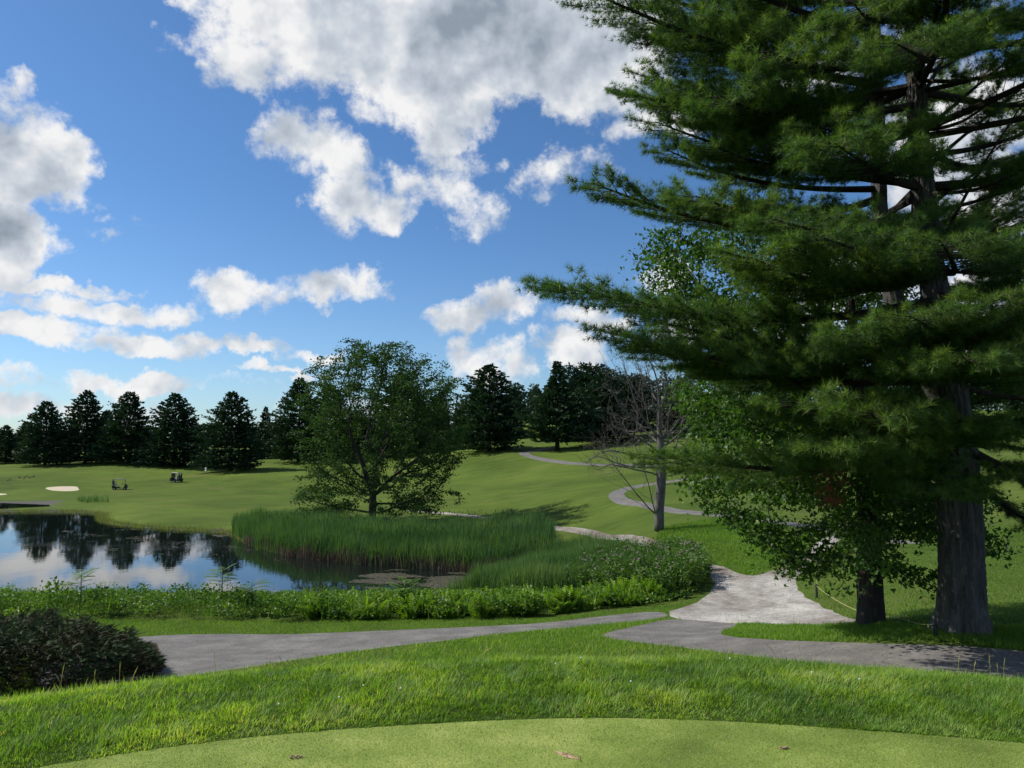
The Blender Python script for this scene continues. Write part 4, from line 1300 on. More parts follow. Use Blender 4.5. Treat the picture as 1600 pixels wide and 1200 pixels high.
# the maple under and behind the pine
def build_maple():
    x, y, _ = zfrom(1362, 974, 19)
    z = ground_at(x, y)
    root = empty('maple_tree', (x, y, z))
    tag(root, 'broadleaf maple with slimmer dark trunk growing against the big pine', 'tree')
    S = Soup()
    trunk_mesh(S, [(0, 0, -.15), (0, 0, 1), (0.03, 0, 2.5), (0.0, .1, 4.2), (-.1, .2, 6.0), (-.1, .3, 8.0)], [.30, .27, .25, .22, .17, .08], 56, .07, .022, .18, 3)
    s = 19 / F
    A = []
    # (pixel right of trunk, pixels up, radii)
    for bx, bz, rx, rz, dy in [(-290, 600, 40, 35, 1), (-270, 540, 50, 35, 1), (-200, 620, 70, 50, 2), (-150, 500, 90, 60, 2), (-250, 440, 60, 40, 1), (-210, 330, 90, 60, 1.5), (-260, 280, 60, 40, 1), (-150, 240, 80, 50, 1.2), (-230, 210, 50, 30, 0.5),
                               (-110, 120, 60, 30, 0), (-125, 88, 36, 12, -.4), (-60, 130, 70, 40, -1), (60, 140, 60, 34, 0), (120, 180, 70, 40, 1), (200, 160, 60, 40, 2), (230, 110, 40, 25, 1.5), (0, 300, 120, 80, 2), (120, 350, 120, 80, 2),
                               (0, 450, 120, 80, 2.5), (60, 560, 110, 70, 2.5), (-80, 640, 80, 40, 2.5), (150, 480, 80, 60, 2), (-180, 150, 60, 26, .5), (-70, 200, 80, 40, -1), (-110, 330, 90, 60, 0), (50, 75, 40, 14, -.3), (-100, 95, 50, 14, -.8),
                               (-230, 330, 70, 50, -1.0), (-160, 290, 80, 50, -1.6), (-250, 250, 55, 40, -.4), (-200, 400, 80, 50, -.8), (-120, 200, 80, 45, -2.0), (-190, 200, 60, 34, -1.2), (-170, 460, 80, 50, -.4), (-60, 250, 80, 50, -2.4), (-240, 480, 50, 36, 0), (-300, 560, 36, 40, .5)]:
        k = int(rx * rz / 60) + 16
        q = RNG.normal(0, .55, (k, 3))
        A.append(np.column_stack([(bx + q[:, 0] * rx) * s, dy + q[:, 1] * (rx * s + .5), (bz + q[:, 2] * rz) * s]))
    A = np.concatenate(A)
    low_ = A[:, 2] < 500 * s
    A = A[~(low_ & (A[:, 0] < (-262 + 20 * np.sin(A[:, 2] * 3)) * s))]
    st = [(0, 0, 1.6), (0.02, 0, 2.2), (.02, .05, 2.8), (.01, .1, 3.4), (0, .1, 4.0), (-.03, .13, 4.6), (-.07, .17, 5.3), (-.1, .2, 6.0), (-.1, .25, 6.8)]
    nodes, par = colonise(st, A, 0.26, 0.42, 2.4)
    r_, kids = radii(nodes, par, 0.009, 2.3, 0.16)
    skeleton(S, nodes[:], par, r_, kids, sides=(4, 8))
    obj('trunk', S.mesh('trunk', [M['bark_maple']], True), root)
    # lobed leaf
    a = np.array([-90, -45, 5, 32, 62, 90, 118, 148, 175, 225]) * math.pi / 180
    rr_ = np.array([.15, .50, .95, .55, .62, 1.1, .62, .55, .95, .50])
    tv = np.concatenate([[[0, 0.06, 0.2]], np.column_stack([np.cos(a) * rr_, -.14 * rr_ ** 2, np.sin(a) * rr_ + .2])])
    tf = np.array([(0, 1 + i, 1 + (i + 1) % 10) for i in range(10)])
    tips = nodes[r_ < 0.035]
    L_ = Soup()
    k = max(4, int(64000 / len(tips)))
    C = np.repeat(tips, k, 0) + RNG.normal(0, 1, (len(tips) * k, 3)) * (.24, .24, .12)
    Nz = np.column_stack([RNG.normal(0, 1, len(C)), RNG.normal(0, 1, len(C)), RNG.normal(-.3, .5, len(C))])
    stamp(L_, tv, tf, C, frames(Nz), RNG.uniform(.050, .088, len(C)), 0, np.clip(RNG.normal(.5, .22, len(C)), 0, 1))
    obj('crown', L_.mesh('crown', [M['maple_leaf']]), root)
    print('maple leaves', len(C), len(nodes))
build_maple()

# ------------------------------------------------------------------ big white pine made of boughs
def tuft_tpl(k, w, spread):
    S_ = Soup()
    for i in range(k):
        a = i * 2.39996 + RNG.normal(0, .3); e = spread * math.sqrt((i + .5) / k)
        d = np.array((math.cos(a) * math.sin(e), math.sin(a) * math.sin(e), math.cos(e)))
        sd = unit(np.cross(d, RNG.normal(0, 1, 3))) * w
        L = RNG.uniform(.75, 1.1)
        b = d * 0.04 - np.array((0, 0, .12 * RNG.uniform()))
        S_.add([b - sd, b + sd, b + d * L + np.array((0, 0, -.05))], [(0, 1, 2)])
    return np.concatenate(S_.V), np.concatenate(S_.T)
TUFTS = [tuft_tpl(17, 0.026, 1.15) for _ in range(3)]

def bough_mesh(name, L, seed, dens=1.0, bare=0.32, sweep=0.05):
    g = np.random.default_rng(seed)
    S_ = Soup()
    n = 18
    t = np.linspace(0, 1, n)
    wob = g.normal(0, 1, 4)
    ax = np.column_stack([t * L, L * .05 * (np.sin(t * 3 + wob[0]) - math.sin(wob[0])), L * (-.045 * np.sin(t * math.pi) + sweep * t ** 2.2)])
    r0 = 0.011 * L + .02
    tube(S_, ax, r0 * (1 - t) ** .8 + .008, 6, m=1)
    at = lambda u: np.array([np.interp(u, t, ax[:, i]) for i in range(3)])
    O, Z = [], []
    nb = int(9 + L * 6.0)
    for i in range(nb):
        u = bare + (1 - bare) * (i + g.uniform(0, 1)) / nb
        side = 1 if i % 2 else -1
        b = at(u)
        bl = L * .27 * (1 - u) ** .55 * g.uniform(.65, 1.15) + .35
        if u < .5: bl *= .55 + .9 * u
        dr = unit(np.array((1.0, side * g.uniform(.7, 1.5), g.normal(.07, .15))))
        m_ = 7
        tt = np.linspace(0, 1, m_)
        br = b + dr * bl * tt[:, None] + np.column_stack([.12 * bl * tt ** 2, 0 * tt, .16 * bl * tt ** 2 - .05 * bl * tt])
        tube(S_, br, np.linspace(.011, .004, m_), 3, m=1, cap=False)
        nt = int(max(3, bl * 8.5 * dens))
        for j in range(nt):
            v = .18 + .82 * (j + g.uniform(0, 1)) / nt
            p = np.array([np.interp(v, tt, br[:, q]) for q in range(3)])
            tl = g.uniform(.16, .42) * (1.15 - .6 * v)
            d2 = unit(dr + np.array((.35, 0, 0)) + g.normal(0, .55, 3) * (1, 1, .35) + (0, 0, .16))
            kt = g.integers(2, 5)
            for q in range(kt):
                f = (q + 1) / kt
                O.append(p + d2 * tl * f + g.normal(0, .02, 3)); Z.append(d2 * .9 + g.normal(0, .35, 3) + (0, 0, .30))
        O.append(br[-1]); Z.append(dr)
    for i in range(int(10 * dens)):
        u = .75 + .25 * g.uniform(); O.append(at(u) + g.normal(0, .04, 3)); Z.append(np.array((1, 0, .3)) + g.normal(0, .4, 3))
    O = np.array(O); Z = np.array(Z)
    ctint = .40 + .45 * (O[:, 2] - np.interp(O[:, 0], ax[:, 0], ax[:, 2])) + .10 * (O[:, 0] / L) + g.normal(0, .13, len(O))  # tufts higher and nearer the tip tinted lighter, sunlit tone put into colour
    idx = g.integers(0, 3, len(O))
    for k in range(3):
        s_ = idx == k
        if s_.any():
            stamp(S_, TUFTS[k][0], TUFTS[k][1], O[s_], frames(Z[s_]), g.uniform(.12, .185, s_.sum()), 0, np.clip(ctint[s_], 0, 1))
    me = S_.mesh(name, [M['needle'], M['twig']])
    return me, len(O)
BOUGHS = {}
for cls_, L, cnt in (('long', 9.0, 3), ('mid', 6.0, 3), ('short', 3.6, 3)):
    BOUGHS[cls_] = []
    for v in range(cnt):
        me, no = bough_mesh('bough', L, 100 + v + int(L * 10), 1.0 if L > 5 else 1.25)
        BOUGHS[cls_].append(me)
        print('bough', L, no, len(me.polygons))
LEN = {'long': 9.0, 'mid': 6.0, 'short': 3.6}

def place_bough(root, b, tip, var=None, roll=0.0):
    """b, tip: local points; the mesh runs along +X, its tip raised by about 0.1 of its length"""
    b = Vector(b); tip = Vector(tip)
    v = tip - b; Ln = v.length
    cl_ = 'long' if Ln > 7.2 else ('mid' if Ln > 4.4 else 'short')
    me = BOUGHS[cl_][random.randrange(3) if var is None else var]
    s = Ln / LEN[cl_]
    yaw = math.atan2(v.y, v.x); pit = math.asin(max(-1, min(1, v.z / Ln))) - 0.05
    o = obj('bough', me, root, loc=b)
    o.rotation_euler = (Matrix.Rotation(yaw, 3, 'Z') @ Matrix.Rotation(-pit, 3, 'Y') @ Matrix.Rotation(roll, 3, 'X')).to_euler()
    o.scale = (s, min(1.15, max(.85, s)), min(1.15, max(.85, s)))
    return o

def build_pine():
    x, y, _ = zfrom(1505, 979, 17)
    z = ground_at(x, y)
    O = np.array((x, y, z))
    root = empty('pine_tree', O)
    tag(root, 'huge white pine with thick furrowed trunk filling the right side', 'tree')
    def loc(px, py, depth):
        return np.array(zfrom(px, py, depth)) - O
    S = Soup()
    mainp = [np.array((0, 0, -.2)), loc(1503, 900, 17), loc(1500, 800, 17.0), loc(1494, 700, 17.05), loc(1478, 560, 17.1), loc(1452, 400, 17.2), loc(1436, 230, 17.3), loc(1428, 60, 17.4), loc(1424, -150, 17.6), loc(1420, -420, 17.8)]
    trunk_mesh(S, mainp, [.43, .41, .40, .38, .31, .24, .20, .17, .13, .05], 110, .06, .050, .5, 5)
    fork = [loc(1478, 640, 17.1), loc(1420, 540, 17.3), loc(1388, 440, 17.5), loc(1374, 330, 17.6), loc(1372, 200, 17.8), loc(1366, 40, 18.0), loc(1360, -200, 18.2)]
    trunk_mesh(S, fork, [.22, .21, .19, .17, .15, .12, .05], 40, .09, .02, 0, 6)
    obj('trunk', S.mesh('trunk', [M['bark_pine']], True), root)
    mp = np.array(mainp); fp_ = np.array(fork)
    def on(line, h):
        return np.array([np.interp(h, line[:, 2], line[:, i]) for i in range(2)] + [h])
    # boughs whose outlines can be read against the sky, tip pixel + tip depth, foot pixel height
    named = [((882, -8), 15.5, 110), ((1000, 60), 16.5, 160), ((1040, 150), 15.0, 215), ((1052, 222), 16.0, 285), ((948, 277), 15.5, 350), ((848, 448), 15.0, 470), ((938, 520), 14.4, 560), ((1000, 505), 15.6, 540), ((985, 545), 15.2, 590), 
             ((1065, 578), 16.5, 575), ((1010, 716), 14.5, 690), ((1110, 30), 14, 60), ((1130, 300), 13.5, 300), ((1150, 420), 13, 430), ((980, -60), 16, 20), ((1080, -120), 15, -60),
             ((1200, 400), 12.2, 420), ((1250, 330), 11.8, 330), ((1330, 360), 11.3, 350), ((1420, 380), 11.0, 400), ((1290, 520), 11.6, 520), ((1380, 500), 10.8, 500), ((1450, 560), 10.6, 520), ((1540, 560), 11.2, 560), ((1300, 620), 12.2, 620), ((1240, 700), 12.8, 660),
             ((1340, 720), 12.6, 690), ((1430, 650), 11.5, 640), ((1560, 660), 12.0, 660), ((1600, 600), 14, 560), ((1180, 130), 13, 130), ((1260, 60), 12.5, 60), ((1300, 190), 13, 190), ((1230, 230), 12.5, 250), ((1400, -20), 12.5, -20), ((1360, 80), 12, 60),
             ((1700, 40), 15, 140), ((1720, 200), 17, 300), ((1740, 330), 16, 400), ((1640, 420), 13, 460), ((1760, 520), 16, 560), ((1720, 660), 16, 640), ((1640, 760), 15, 690), ((1400, 760), 13.4, 700), 
             ((1560, -40), 13, -20), ((1560, 150), 16, 200), ((1590, 260), 14.8, 300), ((1545, 50), 18.5, 110), ((1610, 370), 15.2, 400), ((1530, 330), 19.5, 380), ((1640, 170), 19.5, 240), ((1600, 90), 15, 120), ((1660, 250), 17, 330), ((1720, 430), 18.5, 450), ((1750, 600), 18.5, 600), ((1700, 730), 19, 690), ((1690, 310), 19, 360), ((1780, 700), 15.5, 680), ((1640, 520), 15, 540), ((1620, 640), 20, 650), ((1600, 300), 20, 380), ((1560, 420), 20, 470), ((1700, 850), 18, 720), ((1500, 470), 10.6, 500), ((1600, 20), 13, 0), ((1100, 120), 14.5, 160), ((1140, 210), 14.5, 240), ]
    for (tp, dep, by) in named:
        tip = loc(tp[0], tp[1], dep)
        h = loc(1450, by, 17.2)[2]
        line = mp
        if tp[0] < 1250 and by < 450 and random.random() < .45: line = fp_
        place_bough(root, on(line, h), tip, roll=random.uniform(-.15, .15))
    # the rest of the crown, round the trunk and up beyond the frame
    ga = 0
    h = 5.2
    while h < 24.5:
        for j in range(5 if h > 9 else 4):
            ga += 2.39996 * .5 + random.uniform(.5, 1.1)
            d = np.array((math.cos(ga), math.sin(ga), 0))
            if h < 9 and (d[0] < .1 or d[1] < -.5): continue
            if d[0] > 0.1 and 12.0 < h < 16 and random.random() < .45: continue
            Ln = (6.8 - 0.20 * max(0, h - 12)) * random.uniform(.65, 1.08)
            Ln = max(1.8, Ln * (1 - max(0, h - 15) / 14))
            f = on(mp, h + random.uniform(-.15, .15))
            rise = .10 + .24 * (h / 24)
            place_bough(root, f, f + d * Ln + np.array((0, 0, rise * Ln - .3)), roll=random.uniform(-.25, .25))
        h += random.uniform(.95, 1.35)
    # dead rust-coloured spray low in the crown
    g = Soup()
    C = loc(1300, 765, 13.6) + RNG.normal(0, 1, (70, 3)) * (.13, .13, .22)
    stamp(g, TUFTS[0][0], TUFTS[0][1], C, frames(RNG.normal(0, 1, (70, 3)) - (0, 0, .8)), RNG.uniform(.1, .15, 70))
    tag(obj('dead_spray', g.mesh('dead_spray', [M['redleaf']]), root), 'rust brown dead needle spray')
    # bare dead branches on the lower trunk
    for (p0, p1, p2) in (((1494, 700, 16.7), (1500, 690, 15.6), (1545, 702, 14.8)), ((1490, 720, 16.7), (1480, 690, 15.8), (1470, 672, 15.0)), ((1510, 730, 16.8), (1512, 745, 16.2), (1508, 770, 15.6)), ((1400, 590, 17), (1330, 640, 15), (1240, 600, 14)), ((1450, 200, 17.2), (1540, 120, 17), (1620, 60, 16.5)),
                         ((1450, 260, 17.2), (1530, 190, 17.5), (1620, 120, 17.5)), ((1455, 420, 17.2), (1500, 300, 16), (1620, 130, 15)), ((1440, 150, 17.3), (1480, 90, 18), (1500, 20, 18.5)), ((1445, 330, 17.2), (1520, 260, 18), (1600, 240, 19))):
        a, b, c = loc(*p0), loc(*p1), loc(*p2)
        t = np.linspace(0, 1, 10)[:, None]
        P_ = (1 - t) ** 2 * a + 2 * t * (1 - t) * b + t ** 2 * c
        D = Soup(); tube(D, P_, np.linspace(.055, .012, 10), 6)
        for k in range(5):
            q = P_[3 + k]; v = unit(c - a) + RNG.normal(0, .5, 3)
            tube(D, [q, q + v * .35, q + v * .6 + RNG.normal(0, .08, 3)], [.014, .009, .004], 4)
        obj('dead_branch', D.mesh('dead_branch', [M['twig']], True), root)
build_pine()

# ------------------------------------------------------------------ distant conifers
def conifer(name, Hh, W, seed, mat, profile='pine', low=0.12):
    """trunk mesh + crown mesh for a conifer Hh metres tall and W metres across"""
    g = np.random.default_rng(seed)
    T_ = Soup()
    tube(T_, [(0, 0, -.4), (0, 0, Hh * .25), (g.normal(0, .15), 0, Hh * .7), (0, 0, Hh * .97)], [Hh * .021 + .06, Hh * .017, Hh * .008, .03], 7)
    S_ = Soup()
    C, Zd, Ss, Tt = [], [], [], []
    nw = int(Hh * 1.7)
    am = g.uniform(0, 6.28, 3)
    for i in range(nw):
        t = low + (1 - low) * (i + g.uniform(-.3, .3)) / nw
        u = min(.995, max(0.0, (t - low) / (1 - low)))
        if profile == 'spruce': rr_ = (1 - u) ** .85 * (.5 + .5 * min(1, (u + .02) / .08))
        elif profile == 'spire': rr_ = (.40 * ((1 - u) / .42) ** .9 if u > .58 else .40 + .60 * min(1, (.60 - u) / .30) ** .7) * (.6 + .4 * min(1, (u + .05) / .15))
        elif profile == 'round': rr_ = math.sqrt(max(0, 1 - (abs(u - .38) / .63) ** 2.3))
        else: rr_ = (1 - u ** 1.7) ** .85 * (.86 + .14 * min(1, (u + .05) / .2))
        rr_ = max(rr_, .06) * W / 2
        nb = int(6 + rr_ * .9)
        a0 = g.uniform(0, 6.28)
        for b in range(nb):
            a = a0 + b * 6.283 / nb + g.normal(0, .2)
            Lb = rr_ * g.choice([.62, .85, 1.0, 1.2], p=[.2, .3, .35, .15]) * (1 + .14 * math.sin(a + am[0]) + .13 * math.sin(2 * a + am[1] + 5 * u))
            lift = (-.10 + .35 * u) if profile != 'spruce' else (-.28 + .4 * u)
            k = int(6 + Lb * 6.0)
            s_ = g.uniform(.18, 1.0, k) ** .75
            wd = .14 * Lb + .22
            cx = np.cos(a) * s_ * Lb + g.normal(0, wd * .6, k) * (1.1 - s_ * .6); cy = np.sin(a) * s_ * Lb + g.normal(0, wd * .6, k) * (1.1 - s_ * .6)
            cz = t * Hh + lift * s_ * Lb + .16 * Lb * s_ ** 2 + g.normal(0, .13, k)
            C.append(np.column_stack([cx, cy, cz]))
            dd = np.column_stack([np.full(k, math.cos(a)), np.full(k, math.sin(a)), np.full(k, .35)]) + g.normal(0, .45, (k, 3))
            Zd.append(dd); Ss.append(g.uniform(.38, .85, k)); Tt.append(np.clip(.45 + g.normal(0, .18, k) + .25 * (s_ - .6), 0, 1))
    C = np.concatenate(C)
    tv = np.array([(0, 0, -.15), (.30, .04, .35), (0.05, 0, 1), (-.28, -.04, .45), (.16, .22, .7), (-.12, -.2, .65)])
    tf = np.array([(0, 1, 2), (0, 2, 3), (0, 4, 5)])
    stamp(S_, tv, tf, C, frames(np.concatenate(Zd)), np.concatenate(Ss), 0, np.concatenate(Tt))
    return T_.mesh(name + '_trunk', [M['bark_far']], True), S_.mesh(name + '_crown', [mat])

VAR = []
for i, (hh_, ww_, pf) in enumerate([(19, 13, 'pine'), (19, 13.5, 'pine'), (19, 13, 'pine'), (19, 14, 'pine'), (19, 9, 'spruce')]):
    VAR.append((hh_, ww_) + conifer('far_pine', hh_, ww_, 300 + i, M['needle_far'], pf, .035))
SPIRE = (21, 14) + conifer('spire', 21, 14, 401, M['needle_far'], 'spire', .10)
ROUND = (17, 15) + conifer('round', 17, 15, 402, M['needle_far'], 'round', .08)
OLIVE = (14, 9) + conifer('olive', 14, 9, 403, M['needle_olive'], 'spruce', .05)
def put_conifer(px, base, top, width, depth, proto, label, group, rz=None):
    x, y, _ = zfrom(px, base, depth)
    z = ground_at(x, y)
    # height from the photo's top pixel
    zt = zfrom(px, top, depth)[2]
    hgt = zt - z
    root = empty('pine_tree', (x, y, z - .05), rz if rz is not None else random.uniform(0, 6.28))
    tag(root, label, 'tree', group)
    a = obj('trunk', proto[2], root); b = obj('crown', proto[3], root)
    sz = hgt / proto[0]; sx = width / F * depth / proto[1]
    for o in (a, b): o.scale = (sx * 1.08, sx * 1.08, sz)
ROW = 'dark pines in a row beyond the pond'
MIDG = 'dark conifers on the rise beyond the lawn'
put_conifer(8, 722, 664, 42, 205, VAR[0], 'small dark pine at the far left edge, partly cut off', ROW)
put_conifer(38, 722, 660, 44, 215, VAR[2], 'low bushy pine left of the first tall pine of the row', ROW)
put_conifer(70, 728, 627, 74, 196, VAR[1], 'first tall pine of the row beyond the pond, left of the tallest', ROW)
put_conifer(133, 725, 610, 82, 200, VAR[0], 'tall round topped pine above the sand bunker, second in the row', ROW)
put_conifer(165, 722, 640, 50, 212, VAR[3], 'shorter pine squeezed between the second and third tall pines', ROW)
put_conifer(200, 727, 612, 84, 199, VAR[3], 'third tall pine, above the nearer golf cart', ROW)
put_conifer(272, 730, 614, 86, 195, VAR[2], 'fourth tall pine, directly above the farther golf cart', ROW)
put_conifer(302, 722, 655, 40, 214, VAR[1], 'small pine half hidden right of the fourth tall pine', ROW)
put_conifer(360, 736, 612, 94, 186, VAR[1], 'fifth tall pine with low boughs, right of the white shirted golfer', ROW)
put_conifer(414, 716, 636, 40, 222, VAR[4], 'narrow pointed conifer between the fifth and sixth tall pines', ROW)
put_conifer(436, 716, 655, 50, 230, VAR[0], 'low dark pine behind the sunlit strip of lawn', ROW)
put_conifer(466, 720, 590, 84, 205, VAR[3], 'tall pine just left of the broad shade tree', ROW)
put_conifer(515, 716, 600, 84, 214, VAR[2], 'tall pine half hidden behind the left of the shade tree', ROW)
put_conifer(560, 714, 640, 76, 224, VAR[1], 'lower pine seen through the middle of the shade tree', ROW)
put_conifer(632, 714, 586, 104, 208, VAR[0], 'tall pine seen through the crown of the shade tree', MIDG)
put_conifer(683, 708, 618, 74, 206, OLIVE, 'olive conifer behind the right edge of the shade tree', MIDG)
put_conifer(716, 706, 645, 52, 196, OLIVE, 'small olive conifer left of the big dense pine', MIDG)
put_conifer(764, 706, 569, 108, 184, VAR[2], 'big dense dark pine standing alone left of the far path', MIDG, 1.0)
put_conifer(780, 698, 618, 76, 225, VAR[4], 'conifer half hidden right behind the big dense pine', MIDG)
put_conifer(871, 704, 564, 104, 176, SPIRE, 'pointed conifer with a narrow spire and broad skirt by the far path', MIDG, .4)
put_conifer(925, 700, 574, 92, 200, ROUND, 'round topped dark pine right of the pointed conifer', MIDG)
put_conifer(945, 694, 580, 100, 184, VAR[1], 'wide dark pine behind the bare tree branches', MIDG)
put_conifer(992, 690, 590, 74, 210, ROUND, 'rounded pine behind the middle of the bare tree', MIDG)
put_conifer(1068, 690, 590, 90, 220, VAR[0], 'pine seen right of the bare tree, against the maple', MIDG)
put_conifer(1130, 690, 600, 90, 200, VAR[3], 'pine hidden mostly behind the maple leaves', MIDG)

# low dark wood on the hill behind, read as one mass
S = Soup()
def wood(poly_px, n, h0, ymin=150, scl=1.0):
    for (px, dep) in poly_px: pass
def wood_line(x0, x1, y0, y1, n, hgt):
    C, Zd, Ss, Tt = [], [], [], []
    for _ in range(n):
        X = RNG.uniform(x0, x1); Y = RNG.uniform(y0, y1)
        if abs(X / Y) > .85: continue
        z = ground_at(X, Y); hh2 = hgt * RNG.uniform(.75, 1.2); ww = hh2 * RNG.uniform(.22, .30)
        tube(S, [(X, Y, z - .3), (X, Y, z + hh2 * .8)], [.3, .1], 4, m=1, cap=False)
        k = 150
        u = RNG.uniform(0.04, 1, k)
        a = RNG.uniform(0, 6.28, k); rr_ = ww * (1 - u) ** .8 * RNG.uniform(.4, 1.1, k)
        C.append(np.column_stack([X + np.cos(a) * rr_, Y + np.sin(a) * rr_, z + hh2 * u]))
        Zd.append(np.column_stack([np.cos(a), np.sin(a), RNG.normal(.1, .5, k)])); Ss.append(RNG.uniform(.9, 2.0, k)); Tt.append(np.clip(RNG.normal(.45, .2, k), 0, 1))
    stamp(S, leafd_v * (1.2, 1, 1), leafd_f, np.concatenate(C), frames(np.concatenate(Zd)), np.concatenate(Ss), 0, np.concatenate(Tt))
wood_line(-30, 60, 350, 400, 130, 15)
wood_line(60, 300, 330, 400, 170, 15)
wood_line(-300, -30, 290, 380, 200, 7)
tag(obj('distant_woods', S.mesh('distant_woods', [M['needle_far'], M['bark_far']])), 'far dark woods along the hills behind the lone pines', 'woods', kind='stuff')

# ------------------------------------------------------------------ rope and posts by the trees
M['post'] = simple_mat('dark weathered post wood', (0.035, 0.035, 0.035), 0.8)
M['rope'] = simple_mat('yellowish rope', (0.42, 0.42, 0.16), 0.8)
M['stump'] = simple_mat('dark post paint', (0.012, 0.015, 0.018), 0.6)
tops = []
def box(S, c, s, m=0, rz=0.0, top=1.0):
    c = np.array(c, float); hx, hy, hz = np.array(s) / 2
    V = np.array([(-hx, -hy, -hz), (hx, -hy, -hz), (hx, hy, -hz), (-hx, hy, -hz), (-hx * top, -hy * top, hz), (hx * top, -hy * top, hz), (hx * top, hy * top, hz), (-hx * top, hy * top, hz)])
    cr, sr = math.cos(rz), math.sin(rz)
    V = V @ np.array([[cr, sr, 0], [-sr, cr, 0], [0, 0, 1]]) + c
    T = [(0, 2, 1), (0, 3, 2), (4, 5, 6), (4, 6, 7), (0, 1, 5), (0, 5, 4), (1, 2, 6), (1, 6, 5), (2, 3, 7), (2, 7, 6), (3, 0, 4), (3, 4, 7)]
    S.add(V, T, m)
for px, py, hgt, label in ((1276, 935, 0.52, 'short dark rope post at the gravel edge, nearer of the two beside the gravel'), (1277, 896, 0.5, 'short dark rope post farther up, behind the nearer gravel edge post'), (1461, 977, 0.30, 'low dark stub post touching the foot of the big pine')):
    q = hit(px, py, ymin=12)
    if px > 1400: q = np.array(zfrom(1461, 977, 16.6)[:2])
    z = ground_at(*q)
    root = empty('rope_post', (q[0], q[1], z))
    tag(root, label, 'post', 'short posts carrying the rope')
    S = Soup(); tube(S, [(0, 0, -.1), (0, 0, .1), (0, 0, hgt - .02), (0, 0, hgt)], [.05, .05, .047, .035], 10)
    obj('shaft', S.mesh('shaft', [M['post']], True), root)
    S = Soup(); tube(S, [(0, 0, hgt - .075), (0, 0, hgt - .04)], [.056, .056], 10)
    obj('collar', S.mesh('collar', [M['stump']], True), root)
    tops.append(np.array((q[0], q[1], z + hgt - .06)))
S = Soup()
order = [tops[1], tops[0], tops[2]]
for a_, b_ in zip(order[:-1], order[1:]):
    t = np.linspace(0, 1, 24)[:, None]
    P_ = a_ + (b_ - a_) * t
    P_[:, 2] -= .30 * (1 - (2 * t[:, 0] - 1) ** 2) * (np.linalg.norm(b_ - a_) / 12)
    gz = H(P_[:, 0], P_[:, 1]) + .05
    P_[:, 2] = np.maximum(P_[:, 2], gz)
    tube(S, P_, .0055, 5)
tag(obj('rope', S.mesh('rope', [M['rope']])), 'thin yellowish rope strung low between the short posts', 'rope')

# ------------------------------------------------------------------ golf carts
M['cart_body'] = simple_mat('dark cart body paint', (0.02, 0.022, 0.028), 0.3)
M['cart_roof'] = simple_mat('grey cart roof', (0.16, 0.16, 0.17), 0.5)
M['cart_seat'] = simple_mat('beige seat vinyl', (0.35, 0.32, 0.26), 0.6)
M['cart_metal'] = simple_mat('roof post metal', (0.3, 0.3, 0.3), 0.35, 0.8)
M['tyre'] = simple_mat('tyre rubber', (0.015, 0.015, 0.015), 0.85)
M['rim'] = simple_mat('pale wheel rim', (0.5, 0.5, 0.5), 0.4)
M['bag'] = simple_mat('dark golf bag cloth', (0.03, 0.035, 0.06), 0.7)
M['white'] = simple_mat('white cloth', (0.75, 0.75, 0.73), 0.7)
M['glass'] = simple_mat('dark windshield', (0.08, 0.1, 0.11), 0.08)

def lathe_y(S, prof, n=18, m=0, c=(0, 0, 0)):
    a = np.linspace(0, 2 * np.pi, n, endpoint=False); k = len(prof)
    V = np.array([(r_ * math.cos(t), yy, r_ * math.sin(t)) for r_, yy in prof for t in a]) + np.array(c)
    T = []
    for i in range(k - 1):
        for j in range(n):
            p, q = i * n + j, i * n + (j + 1) % n
            T += [(p, q, q + n), (p, q + n, p + n)]
    S.add(V, T, m)
def profile_x(S, pts, w, m=0):
    """extrude a side outline (x,z) across the cart's width w"""
    n = len(pts)
    V = np.array([(x, -w / 2, z) for x, z in pts] + [(x, w / 2, z) for x, z in pts])
    from mathutils.geometry import tessellate_polygon
    tr = tessellate_polygon([[Vector((x, z, 0)) for x, z in pts]])
    T = [tuple(t) for t in tr] + [tuple(i + n for i in t[::-1]) for t in tr]
    for i in range(n):
        j = (i + 1) % n
        T += [(i, j, j + n), (i, j + n, i + n)]
    S.add(V, T, m)

